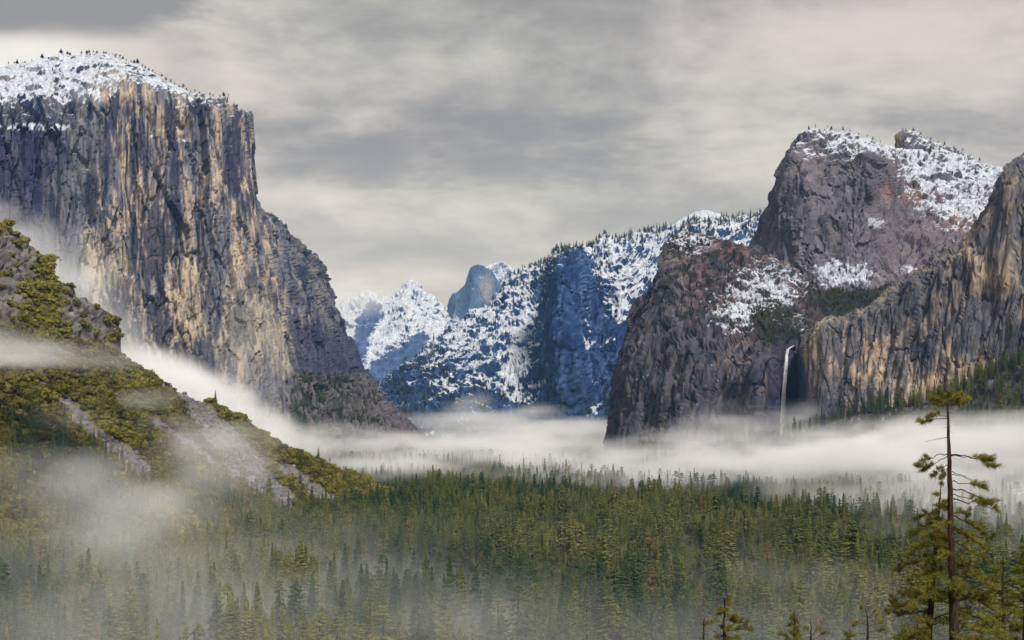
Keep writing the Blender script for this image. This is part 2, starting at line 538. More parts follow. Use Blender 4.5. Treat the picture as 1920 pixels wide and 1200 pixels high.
    c = mixc(c, NAVY, 0.5 * ss(px, 545 - 0.1 * (805 - py), 575 - 0.1 * (805 - py)) * ss(st2 + patch, -0.3, 0.3))  # more navy shade painted on beyond the prow
    low = ss(py, 690, 715) * ss(px, 530, 560)
    scr = fbm(x / 40, y / 40, z / 40, 4)
    c = mixc(c, (0.125, 0.108, 0.112), low * 0.85)
    c = mixc(c, DARKGREEN, low * ss(scr, -0.02, 0.12) * ss(px, 720, 620))
    slope = up_facing(S)
    snow = (slope - 0.42) * 1.6 + 0.5 * fbm(x / 25, y / 25, z / 25, 4)
    snow = snow * ss(py, 470, 280) + 0.62 * ss(py, 232, 165) * ss(slope, 0.12, 0.42) - 0.1 - 0.62 * ss(fbm(x / 34 + 2, y / 34, z / 60, 5, 0.7), -0.08, 0.2) * ss(px, 330, 240)
    led = blob(px, py, 65, 238, 75, 8) * ss(slope, -0.2, 0.3)
    snow = np.maximum(snow, led)
    snow = snow * ss(px, 620, 500)
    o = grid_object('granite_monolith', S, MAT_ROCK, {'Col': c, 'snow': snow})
    tag(o, 'sheer streaked tan granite monolith with snowy rounded top at the left', 'mountain', kind='structure')
    return S
MONO = build_monolith()

def build_upper_cathedral():
    cols = [
        [(1398, 700, 4300), (1402, 560, 4300), (1406, 510, 4300), (1409, 485, 4310), (1411, 475, 4320), (1413, 470, 4340), (1415, 466, 4360)],
        [(1425, 700, 4000), (1425, 570, 4020), (1430, 505, 4040), (1438, 450, 4060), (1448, 400, 4080), (1462, 352, 4100), (1474, 336, 4150)],
        [(1480, 720, 3800), (1480, 580, 3830), (1482, 480, 3860), (1484, 400, 3890), (1487, 340, 3910), (1492, 292, 3950), (1508, 258, 4000)],
        [(1540, 720, 3700), (1540, 590, 3730), (1540, 480, 3780), (1542, 390, 3820), (1544, 320, 3860), (1546, 275, 3920), (1546, 249, 4020)],
        [(1585, 720, 3670), (1585, 590, 3710), (1585, 490, 3765), (1585, 395, 3800), (1585, 325, 3850), (1585, 282, 3910), (1582, 257, 4030)],
        [(1618, 720, 3640), (1618, 590, 3690), (1618, 490, 3750), (1618, 400, 3790), (1620, 335, 3810), (1620, 292, 3850), (1615, 272, 4050)],
        [(1656, 720, 3640), (1656, 590, 3700), (1657, 500, 3770), (1658, 420, 3830), (1660, 350, 3850), (1660, 315, 3890), (1650, 288, 4080)],
        [(1690, 720, 3640), (1690, 600, 3720), (1690, 520, 3800), (1690, 450, 3880), (1690, 380, 4000), (1685, 325, 4150), (1678, 291, 4350)],
        [(1760, 720, 3640), (1760, 590, 3720), (1760, 500, 3820), (1760, 440, 3900), (1760, 380, 4050), (1752, 330, 4200), (1745, 292, 4350)],
        [(1840, 720, 3600), (1840, 580, 3680), (1840, 490, 3800), (1840, 430, 3900), (1840, 375, 4050), (1835, 342, 4200), (1830, 316, 4350)],
        [(1890, 720, 3600), (1890, 580, 3680), (1890, 490, 3780), (1890, 440, 3880), (1888, 395, 4050), (1886, 358, 4200), (1882, 332, 4330)],
        [(1990, 720, 3600), (1990, 600, 3650), (1990, 500, 3750), (1985, 450, 3850), (1980, 410, 4000), (1970, 380, 4200), (1960, 360, 4300)],
        [(2200, 720, 3600), (2200, 640, 3650), (2200, 560, 3750), (2200, 500, 3850), (2190, 460, 4000), (2180, 430, 4200), (2170, 410, 4300)]]
    S = net(world_cols(cols), 420, 330)
    S = crag(S, 14, 8, 8, 7, 1.0, 0.22, 50.0, 1.2, 0.5, 26, 0.3)
    px, py = project(S); x, y, z = S[..., 0], S[..., 1], S[..., 2]
    patch = fbm(x / 120, y / 120, z / 150, 4, 0.55)
    st = fbm(x / 24, y / 24, z / 160, 4, 0.6)
    c = np.empty(S.shape, np.float32); c[:] = (0.125, 0.112, 0.128)
    c = mixc(c, (0.045, 0.042, 0.066), ss(st, -0.05, 0.3) * 0.85)
    c = mixc(c, (0.19, 0.16, 0.165), ss(patch, 0.0, 0.4) * 0.6)
    d = np.abs((py - 330) - (px - 1640) * 0.55)
    c = mixc(c, (0.25, 0.12, 0.085), np.clip(ss(d, 45, 8) * ss(px, 1600, 1660) * ss(st + patch, -0.2, 0.3), 0, 1) * 0.75)
    c = mixc(c, (0.17, 0.125, 0.13), 0.4 * ss(px, 1600, 1700) * ss(py, 380, 420))
    c = mixc(c, (0.08, 0.075, 0.10), 0.65 * blob(px, py, 1635, 320, 30, 40, 0.4))
    slope = up_facing(S)
    ns = fbm(x / 30, y / 30, z / 30, 4)
    area = np.clip(ss(px, 1655, 1710) * ss(py - (px - 1690) * 0.62, 400, 330) + ss(py, 320, 265) * ss(px, 1475, 1500), 0, 1)
    snow = 0.56 * area * ss(slope, 0.10, 0.42) + 0.75 * ns + (slope - 0.52) * 1.3 * (0.3 + 0.7 * area)
    snow += 0.85 * blob(px, py, 1575, 515, 60, 25, 0.7) + 0.7 * blob(px, py, 1640, 418, 26, 12, 0.7) + 0.5 * blob(px, py, 1700, 508, 22, 14)
    snow -= 0.9 * blob(px, py, 1632, 322, 26, 36, 0.4)
    bush = ss(ns, 0.05, 0.25) * area * ss(py, 290, 340)
    c = mixc(c, DARKGREEN, 0.8 * bush)
    o = grid_object('granite_dome', S, MAT_ROCK, {'Col': c, 'snow': snow})
    tag(o, 'tall grey and rust granite dome dusted with snow behind the waterfall cliffs', 'mountain', kind='structure')
    global CATH, FARTOP
    CATH = S
    # the notched far summit behind it
    cols = [
        [(1679, 420, 4560), (1679, 320, 4560), (1679, 300, 4560), (1679, 280, 4570), (1680, 262, 4580), (1682, 256, 4600)],
        [(1690, 420, 4470), (1690, 330, 4480), (1690, 300, 4490), (1690, 278, 4500), (1690, 260, 4520), (1692, 250, 4580)],
        [(1708, 420, 4450), (1708, 335, 4460), (1708, 302, 4470), (1708, 280, 4490), (1708, 262, 4520), (1708, 249, 4580)],
        [(1745, 420, 4440), (1745, 335, 4450), (1745, 310, 4470), (1745, 292, 4490), (1745, 276, 4520), (1745, 264, 4600)],
        [(1800, 440, 4430), (1800, 360, 4440), (1800, 330, 4460), (1800, 312, 4490), (1800, 300, 4520), (1800, 289, 4600)],
        [(1850, 450, 4430), (1850, 380, 4440), (1850, 350, 4460), (1850, 332, 4490), (1850, 320, 4530), (1850, 311, 4600)],
        [(1886, 460, 4430), (1886, 400, 4440), (1886, 370, 4460), (1886, 352, 4490), (1886, 340, 4530), (1886, 331, 4600)],
        [(1980, 470, 4430), (1980, 420, 4440), (1980, 390, 4460), (1980, 375, 4490), (1980, 365, 4530), (1975, 358, 4600)]]
    S = net(world_cols(cols), 220, 130)
    S = crag(S, 7, 4, 6, 7, 0.8, 0.5, 90.0, 1.5, 0.9, 12)
    px, py = project(S); x, y, z = S[..., 0], S[..., 1], S[..., 2]
    c = np.empty(S.shape, np.float32); c[:] = (0.085, 0.08, 0.09)
    c = mixc(c, (0.19, 0.145, 0.075), ss(px, 1694, 1684))
    ns = fbm(x / 26, y / 26, z / 26, 4)
    slope = up_facing(S)
    snow = 0.16 + (slope - 0.4) * 1.3 + 0.9 * ns - ss(px, 1702, 1686)
    o = grid_object('far_summit', S, MAT_ROCK, {'Col': c, 'snow': snow})
    tag(o, 'notched snowy summit rising behind the rust coloured dome', 'mountain', kind='structure')
    FARTOP = S
build_upper_cathedral()

def build_lower_cathedral():
    cols = [
        [(1136, 910, 3380), (1140, 850, 3380), (1150, 800, 3390), (1158, 750, 3400), (1164, 715, 3410), (1168, 700, 3430), (1172, 690, 3450)],
        [(1158, 910, 3150), (1162, 840, 3150), (1170, 765, 3170), (1178, 690, 3190), (1186, 625, 3220), (1192, 592, 3260), (1198, 577, 3310)],
        [(1205, 910, 3040), (1208, 840, 3050), (1213, 755, 3080), (1218, 670, 3110), (1224, 600, 3150), (1230, 560, 3200), (1238, 536, 3260)],
        [(1250, 910, 2980), (1250, 840, 2990), (1252, 755, 3020), (1254, 665, 3060), (1256, 585, 3120), (1256, 505, 3190), (1258, 472, 3290)],
        [(1300, 910, 2920), (1300, 840, 2930), (1300, 755, 2960), (1302, 675, 3000), (1304, 590, 3080), (1300, 495, 3200), (1292, 440, 3340)],
        [(1350, 910, 2870), (1350, 840, 2880), (1350, 755, 2905), (1352, 680, 2940), (1354, 610, 3040), (1352, 520, 3190), (1345, 452, 3360)],
        [(1395, 910, 2820), (1395, 840, 2830), (1395, 760, 2850), (1396, 685, 2875), (1400, 632, 2960), (1400, 545, 3150), (1396, 466, 3360)],
        [(1426, 910, 2780), (1426, 840, 2785), (1426, 760, 2795), (1428, 695, 2810), (1440, 648, 2870), (1448, 570, 3100), (1445, 491, 3340)],
        [(1446, 910, 2790), (1446, 840, 2795), (1447, 760, 2800), (1448, 700, 2805), (1454, 660, 2840), (1490, 605, 3050), (1500, 530, 3310)],
        [(1460, 910, 2920), (1461, 840, 2922), (1462, 760, 2925), (1464, 700, 2925), (1468, 655, 2925), (1515, 612, 3050), (1535, 548, 3300)],
        [(1490, 910, 2930), (1490, 840, 2930), (1490, 760, 2930), (1490, 700, 2930), (1492, 652, 2930), (1545, 610, 3060), (1570, 560, 3320)],
        [(1540, 910, 2900), (1540, 840, 2900), (1540, 760, 2900), (1540, 700, 2900), (1550, 640, 2910), (1590, 600, 3110), (1620, 552, 3380)],
        [(1660, 910, 2950), (1660, 840, 2950), (1660, 760, 2950), (1660, 690, 2950), (1665, 620, 2960), (1690, 580, 3160), (1710, 535, 3420)],
        [(1800, 910, 2950), (1800, 840, 2950), (1800, 760, 2950), (1800, 690, 2950), (1800, 620, 2960), (1810, 570, 3160), (1820, 520, 3420)]]
    S = net(world_cols(cols), 420, 340)
    S0 = S
    S = crag(S, 14, 14, 9, 8, 0.9, 0.14, 130.0, 1.2, 0.3, 18, 0.2, keep=1 - 0.6 * blob(*project(S), 1478, 740, 26, 110, 0.4))
    px, py = project(S); x, y, z = S[..., 0], S[..., 1], S[..., 2]
    patch = fbm(x / 110, y / 110, z / 150, 4, 0.55)
    st = fbm(x / 20, y / 20, z / 170, 4, 0.6)
    ns = fbm(x / 22, y / 22, z / 22, 4, 0.6)
    rim = np.interp(px, [1140, 1200, 1260, 1330, 1400, 1460, 1500], [700, 590, 620, 625, 640, 660, 655])
    above = ss(rim - py, -10, 25)
    c = np.empty(S.shape, np.float32); c[:] = (0.080, 0.072, 0.088)
    c = mixc(c, (0.018, 0.021, 0.038), ss(st, -0.05, 0.28) * 0.85)
    c = mixc(c, (0.16, 0.13, 0.12), ss(patch + 0.3 * st, 0.08, 0.4) * 0.7)
    c = mixc(c, (0.30, 0.21, 0.12), ss(fbm(x / 14 + 9, y / 14, z / 150, 3), 0.18, 0.4) * 0.5 * ss(px, 1300, 1400))
    c = mixc(c, (0.15, 0.085, 0.088), 0.75 * above * ss(patch, -0.25, 0.2) * ss(px, 1270, 1330))
    c = mixc(c, (0.032, 0.032, 0.055), 0.85 * blob(px, py, 1474, 730, 40, 95, 0.45))  # shade of the waterfall alcove painted into the rock colour
    scrub = above * ss(ns, -0.06, 0.12) * 0.9
    scrub = np.maximum(scrub, blob(px, py, 1448, 605, 45, 45) * 0.95)
    scrub = np.maximum(scrub, blob(px, py, 1590, 560, 85, 45) * 0.95)
    scrub = np.maximum(scrub, ss(ns, -0.1, 0.15) * 0.85 * blob(px, py, 1250, 750, 70, 70, 0.7))
    scrub = np.maximum(scrub, ss(ns, -0.1, 0.15) * 0.8 * blob(px, py, 1270, 500, 60, 80, 0.7))
    c = mixc(c, (0.022, 0.026, 0.020), np.clip(scrub, 0, 1))
    slope = up_facing(S)
    area = blob(px, py, 1440, 560, 75, 60, 0.8) + 0.75 * blob(px, py, 1300, 455, 40, 22, 0.6) + 0.45 * blob(px, py, 1400, 600, 70, 40)
    snow = 0.58 * np.clip(area, 0, 1) + 0.75 * fbm(x / 16 + 3, y / 16, z / 16, 4, 0.6) + (slope - 0.45) * 0.8 * np.clip(area + 0.35 * above, 0, 1) - 0.6 * blob(px, py, 1448, 610, 40, 40) - 0.6 * blob(px, py, 1590, 570, 85, 30)
    snow -= 0.9 * blob(px, py, 1478, 740, 36, 90, 0.3)
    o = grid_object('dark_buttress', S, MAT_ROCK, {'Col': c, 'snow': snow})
    tag(o, 'dark brushy granite buttress with snow patches left of the waterfall', 'mountain', kind='structure')
    global BUTTRESS
    BUTTRESS = S

    # right-hand wall from the lip of the fall to the frame edge and beyond
    spec = [(1490, 2960, 2960, 658, 1492, 654, 2970), (1495, 2900, 2900, 658, 1498, 650, 2910),
            (1503, 2800, 2815, 655, 1506, 646, 2835), (1518, 2745, 2775, 640, 1521, 632, 2800), (1545, 2690, 2730, 622, 1548, 610, 2770),
            (1590, 2655, 2710, 602, 1594, 590, 2750), (1640, 2620, 2690, 578, 1644, 564, 2740), (1690, 2585, 2665, 548, 1694, 532, 2720),
            (1750, 2540, 2630, 505, 1754, 490, 2690), (1800, 2500, 2600, 478, 1804, 464, 2660), (1835, 2480, 2580, 440, 1838, 424, 2650),
            (1860, 2465, 2570, 398, 1864, 382, 2640), (1882, 2450, 2560, 352, 1886, 334, 2630), (1904, 2430, 2545, 322, 1910, 307, 2620),
            (1960, 2390, 2510, 306, 1965, 292, 2580), (2060, 2300, 2430, 300, 2065, 280, 2500), (2220, 2150, 2280, 296, 2225, 270, 2350)]
    cols = []
    for px0, Y0, Y1, rim, bx, bpy_, bY in spec:
        c = []
        for k, f in enumerate((-0.45, 0.0, 0.25, 0.5, 0.76, 1.0)):
            yy = 830 + (rim - 830) * f
            c.append((px0, yy, Y0 + (Y1 - Y0) * max(0, f) ** 1.3))
        c.append((bx, bpy_, bY))
        cols.append(c)
    S = net(world_cols(cols, 0.12), 420, 330)
    S = crag(S, 17, 8, 8, 9, 0.8, 0.028, 210.0, 0.4, 0.04, hc=2.0, warp=4., flute=3.5, keep=1 - 0.8 * blob(*project(S), 1492, 740, 18, 110, 0.4))
    px, py = project(S); x, y, z = S[..., 0], S[..., 1], S[..., 2]
    patch = fbm(x / 90, y / 90, z / 110, 4, 0.55)
    st = fbm(x / 13, y / 13, z / 260, 4, 0.6)
    st2 = fbm(x / 6 + 7, y / 6, z / 160, 3, 0.6)
    c = np.empty(S.shape, np.float32); c[:] = (0.125, 0.118, 0.122)
    warm = ss(patch * 0.8 + st * 0.6 + 0.25 * st2, -0.14, 0.22)
    wz = np.clip(blob(px, py, 1640, 690, 190, 75, 0.5) + blob(px, py, 1890, 480, 90, 110, 0.5) + 0.35 + 0.5 * blob(px, py, 1570, 660, 60, 90), 0, 1)
    c = mixc(c, (0.43, 0.325, 0.22), warm * wz)
    c = mixc(c, (0.40, 0.21, 0.10), ss(st2 + 0.5 * patch, 0.30, 0.6) * 0.55 * wz)
    var = ss(fbm(x / 16 + 31, y / 16, z / 300, 4, 0.62) + 0.7 * fbm(x / 80, y / 80 + 8, z / 70, 3), 0.0, 0.28)
    upper = np.clip(blob(px, py, 1760, 590, 170, 70, 0.6) + blob(px, py, 1860, 400, 60, 90) * 0.6, 0, 1)
    c = mixc(c, (0.036, 0.040, 0.058), np.clip(var * 0.78 + 0.55 * upper * ss(st, -0.3, 0.2), 0, 0.92))
    c = mixc(c, (0.035, 0.035, 0.08), 0.9 * blob(px, py, 1488, 740, 26, 100, 0.3))  # right side of the alcove, its shade painted in as dark colour
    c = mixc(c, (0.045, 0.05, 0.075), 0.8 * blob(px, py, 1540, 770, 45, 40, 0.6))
    c = mixc(c, (0.05, 0.055, 0.075), 0.8 * ss(fbm(x / 4 + 3, y / 4, z / 300, 3, 0.6), 0.08, 0.26) * ss(fbm(x / 60 + 4, y / 60, z / 120, 3), -0.25, 0.1))
    slope = up_facing(S)
    snow = -0.25 + (slope - 0.5) * 0.9 + 0.5 * fbm(x / 16, y / 16, z / 16, 4) - 0.5 * ss(px, 1520, 1490)
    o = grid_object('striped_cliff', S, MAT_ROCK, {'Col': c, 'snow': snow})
    tag(o, 'dark streaked tan cliff wall right of the waterfall climbing to the frame edge', 'cliff', kind='structure')
build_lower_cathedral()

def build_far():
    # snow ridge with the dark blue prow in the middle of the valley
    cols = [
        [(694, 850, 7000), (696, 800, 7000), (700, 775, 7050), (706, 758, 7100), (712, 748, 7150), (716, 738, 7200)],
        [(740, 850, 6500), (745, 800, 6600), (755, 765, 6700), (763, 735, 6800), (768, 712, 6900), (775, 692, 7000)],
        [(800, 850, 6400), (800, 790, 6600), (805, 745, 6750), (815, 695, 6900), (825, 668, 7100), (835, 638, 7400)],
        [(870, 850, 6300), (870, 785, 6500), (875, 735, 6700), (880, 682, 6900), (885, 645, 7200), (890, 606, 7600)],
        [(940, 850, 6300), (940, 780, 6450), (942, 735, 6650), (945, 680, 6900), (950, 615, 7300), (950, 556, 7800)],
        [(985, 850, 6280), (985, 780, 6420), (985, 735, 6600), (990, 675, 6850), (996, 600, 7250), (1000, 512, 7750)],
        [(1025, 850, 6220), (1025, 780, 6350), (1025, 730, 6480), (1030, 660, 6650), (1036, 565, 6900), (1040, 499, 7400)],
        [(1048, 850, 6120), (1048, 770, 6200), (1048, 690, 6290), (1050, 590, 6380), (1052, 508, 6480), (1055, 490, 6900)],
        [(1080, 850, 6080), (1080, 770, 6150), (1082, 690, 6230), (1084, 590, 6330), (1082, 512, 6440), (1085, 482, 6900)],
        [(1104, 850, 6150), (1104, 770, 6240), (1106, 700, 6340), (1106, 615, 6450), (1104, 540, 6600), (1108, 477, 7000)],
        [(1130, 850, 6100), (1130, 765, 6220), (1130, 690, 6350), (1130, 600, 6480), (1130, 530, 6650), (1132, 471, 7000)],
        [(1162, 850, 6020), (1162, 760, 6120), (1162, 685, 6260), (1162, 590, 6400), (1162, 515, 6600), (1164, 463, 7000)],
        [(1205, 850, 6000), (1205, 760, 6150), (1205, 680, 6300), (1205, 590, 6500), (1205, 510, 6750), (1208, 451, 7200)],
        [(1280, 850, 6000), (1280, 760, 6150), (1280, 680, 6350), (1280, 590, 6600), (1280, 495, 6900), (1280, 433, 7400)],
        [(1350, 850, 6000), (1350, 760, 6150), (1350, 680, 6350), (1350, 590, 6600), (1350, 490, 6900), (1350, 424, 7500)],
        [(1440, 850, 6000), (1440, 760, 6150), (1440, 680, 6350), (1440, 590, 6600), (1440, 490, 6900), (1440, 410, 7500)],
        [(1580, 850, 6000), (1580, 760, 6150), (1580, 680, 6350), (1580, 590, 6600), (1580, 490, 6900), (1580, 425, 7500)]]
    S = net(world_cols(cols, 0.2), 430, 300)
    S = crag(S, 14, 6, 8, 6, 2.2, 0.16, 330.0, 1.5, 0.22, 34, 0.3, flute=3.5)
    px, py = project(S); x, y, z = S[..., 0], S[..., 1], S[..., 2]
    ns = fbm(x / 60, y / 60, z / 60, 5, 0.62)
    big = fbm(x / 260, y / 260, z / 260, 3)
    c = np.empty(S.shape, np.float32); c[:] = (0.013, 0.032, 0.100)  # blue of distant air painted into the rock colour
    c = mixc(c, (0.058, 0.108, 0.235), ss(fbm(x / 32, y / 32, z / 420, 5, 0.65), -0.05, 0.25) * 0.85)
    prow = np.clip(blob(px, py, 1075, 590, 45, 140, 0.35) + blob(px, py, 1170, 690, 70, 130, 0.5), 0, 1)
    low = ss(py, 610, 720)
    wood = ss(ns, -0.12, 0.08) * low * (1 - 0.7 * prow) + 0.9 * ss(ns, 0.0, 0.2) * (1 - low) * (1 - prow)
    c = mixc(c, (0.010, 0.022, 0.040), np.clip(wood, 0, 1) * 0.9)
    slope = up_facing(S)
    high = ss(py, 760, 560)
    snow = 0.24 * high + 0.05 + (slope - 0.32) * 1.15 + 0.75 * ns + 0.2 * big - 0.75 * prow - 0.42 * low * ss(big, 0.3, -0.1)
    for bx, by, rx, ry in ((1130, 640, 42, 9), (1110, 715, 40, 8), (1118, 768, 26, 12), (965, 700, 22, 40), (1100, 620, 8, 60), (1160, 570, 20, 40), (1195, 600, 12, 80)):
        snow += 0.9 * blob(px, py, bx, by - 0.25 * (px - bx) * (1 if by < 760 else 2), rx, ry, 0.7)
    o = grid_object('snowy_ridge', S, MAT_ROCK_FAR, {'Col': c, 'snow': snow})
    tag(o, 'blue shaded snow patched ridge with a dark rock prow across the valley', 'mountain', kind='structure')

    global RIDGE
    RIDGE = S

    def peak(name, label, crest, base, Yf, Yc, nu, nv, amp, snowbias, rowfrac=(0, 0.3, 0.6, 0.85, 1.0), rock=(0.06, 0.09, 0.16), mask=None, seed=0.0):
        cols = []
        for (cx, cy) in crest:
            c = []
            for f in rowfrac:
                c.append((cx, base + (cy - base) * f, Yf + (Yc - Yf) * f ** 1.2))
            cols.append(c)
        S = net(world_cols(cols, 0.12), nu, nv)
        amp = list(amp); amp[6] = seed
        S = crag(S, *amp)
        px, py = project(S); x, y, z = S[..., 0], S[..., 1], S[..., 2]
        ns = fbm(x / 90, y / 90, z / 90, 5, 0.62)
        c = np.empty(S.shape, np.float32); c[:] = rock  # rock tint already holds the blue of far air
        c = mixc(c, tuple(1.7 * v for v in rock), ss(fbm(x / 70, y / 70, z / 600, 4), -0.05, 0.3) * 0.7)
        slope = up_facing(S)
        snow = snowbias + (slope - 0.35) * 1.2 + 0.8 * ns
        if mask is not None:
            snow, c = mask(px, py, snow, c, ns)
        o = grid_object(name, S, MAT_ROCK_FAR, {'Col': c, 'snow': snow})
        tag(o, label, 'mountain', kind='structure')

    def hd(px, py, snow, c, ns):
        c = mixc(c, (0.22, 0.20, 0.21), 0.7 * blob(px, py, 912, 540, 14, 26))
        return snow + 0.7 * ss(py, 590, 610) + 0.3 * ss(px, 905, 925) * ss(py, 530, 510), c
    peak('half_round_dome', 'half round blue grey granite dome with sheer face far up the valley',
         [(826, 606), (838, 594), (846, 562), (852, 549), (862, 543), (872, 532), (878, 515), (884, 501), (894, 496), (904, 499), (916, 509), (928, 521), (938, 535), (944, 552), (958, 560), (985, 575), (1020, 590)],
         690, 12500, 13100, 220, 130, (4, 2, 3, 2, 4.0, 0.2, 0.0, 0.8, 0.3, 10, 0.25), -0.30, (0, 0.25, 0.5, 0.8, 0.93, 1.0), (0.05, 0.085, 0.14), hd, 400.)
    peak('white_peak', 'white snow peak just behind the half round dome',
         [(890, 545), (908, 510), (924, 497), (938, 493), (950, 501), (962, 508), (975, 517), (990, 528), (1020, 550)],
         640, 15400, 16000, 120, 80, (4, 2, 3, 2, 4.0, 0.5, 0, 0.8, 0.6, 16), 0.35, seed=450.)

    def fl(px, py, snow, c, ns):
        for bx, by, rx, ry in ((690, 600, 22, 26), (672, 655, 20, 34), (648, 690, 16, 24), (735, 690, 45, 40), (700, 730, 40, 40), (780, 650, 25, 20)):
            snow = snow - 0.85 * blob(px, py, bx, by + 0.6 * (px - bx) * -1, rx, ry, 0.5)
        c = mixc(c, (0.02, 0.03, 0.04), 0.85 * ss(ns, 0.02, 0.2) * ss(px, 725, 760))
        return snow, c
    peak('snowfield_range', 'white snowfield range with rounded domes at the far valley head',
         [(520, 690), (570, 640), (610, 600), (640, 578), (668, 562), (692, 552), (716, 557), (735, 549), (750, 538), (765, 527), (778, 535), (795, 545), (815, 550), (834, 572), (850, 610), (900, 660)],
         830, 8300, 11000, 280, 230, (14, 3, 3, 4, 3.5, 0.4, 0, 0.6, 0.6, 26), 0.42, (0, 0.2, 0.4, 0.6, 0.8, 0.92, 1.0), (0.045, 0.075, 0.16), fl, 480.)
    peak('snow_dome', 'smooth white snow dome peeking above the wooded ridge',
         [(1190, 450), (1235, 434), (1265, 420), (1285, 408), (1305, 400), (1325, 397), (1345, 401), (1362, 408), (1385, 418), (1430, 432), (1480, 445)],
         520, 11800, 12300, 120, 60, (2, 1, 1, 1, 4.0, 0.6, 0, 0.4, 0.6, 4), 0.75, seed=530.)
build_far()

# ------------------------------------------------------------------ valley floor and the slope below the viewpoint
def ground_z(x, y):
    x = np.asarray(x, np.float64); y = np.asarray(y, np.float64)
    base = np.interp(y, [-400, 0, 6, 30, 110, 250, 450, 600, 760, 9e4], [30, -1.8, -2.2, -10, -28, -66, -114, -132, FLOOR, FLOOR])
    bump = 5.0 * fbm(x / 160, y / 160, 0.5 + 0 * x, 3) + 2.0 * fbm(x / 45, y / 45, 3.5 + 0 * x, 2)
    return base + bump * ss(y, 40, 300)

def make_floor_material():
    m, N, out = new_mat('forest_floor')
    pos = N.n('ShaderNodeTexCoord').outputs['Object']
    a = N.noise(pos, 0.012, 5, 0.6)
    b = N.noise(pos, 0.09, 6, 0.7)
    c = N.mix(N.ramp(b, 0.35, 0.7), (0.050, 0.040, 0.022, 1), (0.095, 0.085, 0.040, 1))
    c = N.mix(N.ramp(a, 0.60, 0.66), c, (0.74, 0.76, 0.80, 1))
    bp = N.n('ShaderNodeBump'); bp.inputs['Distance'].default_value = 1.5
    N.put(bp.inputs['Height'], b)
    principled(N, out, c, 0.9, bp.outputs[0])
    return m

def build_ground():
    ys = np.concatenate([np.linspace(-400, 0, 10), np.linspace(4, 800, 90), np.linspace(810, 5000, 210), np.array([6000, 8000, 11000, 14500, 18500])])
    xs = np.concatenate([np.array([-9000, -6000, -3500]), np.linspace(-2400, 2400, 240), np.array([3500, 6000, 9000])])
    X, Y = np.meshgrid(xs, ys)
    S = np.stack([X, Y, ground_z(X, Y)], -1).astype(np.float32)
    o = grid_object('ground', S, make_floor_material(), smooth=True)
    tag(o, 'brown forest floor of the valley with thin snow patches', 'ground', kind='structure')
build_ground()

# ------------------------------------------------------------------ brushy hillside on the left
SCREE = [((60, 700), (125, 768), 5), ((123, 768), (275, 892), 17), ((285, 788), (436, 893), 9), ((366, 770), (470, 872), 26), ((440, 850), (535, 950), 24), ((534, 879), (645, 962), 14),
         ((230, 655), (330, 740), 7), ((330, 735), (390, 775), 10)]

def seg_dist(px, py, a, b):
    ax, ay = a; bx, by = b
    t = np.clip(((px - ax) * (bx - ax) + (py - ay) * (by - ay)) / ((bx - ax) ** 2 + (by - ay) ** 2), 0, 1)
    return np.hypot(px - ax - t * (bx - ax), py - ay - t * (by - ay))

def scree_mask(px, py, wob):
    m = np.zeros_like(px)
    for a, b, w in SCREE:
        m = np.maximum(m, 1 - ss(seg_dist(px, py, a, b) + wob, w * 0.6, w * 1.25))
    return m

def hill_colour(S):
    px, py = project(S); x, y, z = S[..., 0], S[..., 1], S[..., 2]
    w = fbm(x / 45, y / 45, z / 45, 4, 0.6)
    sc = scree_mask(px, py, 16 * w)
    rock = np.clip(blob(px, py, 25, 480, 60, 60, 0.5) + blob(px, py, 165, 590, 60, 70, 0.45) + 0.9 * blob(px, py, 15, 570, 45, 35, 0.5) + 0.5 * blob(px, py, 225, 660, 20, 30), 0, 1)
    return sc, rock, w

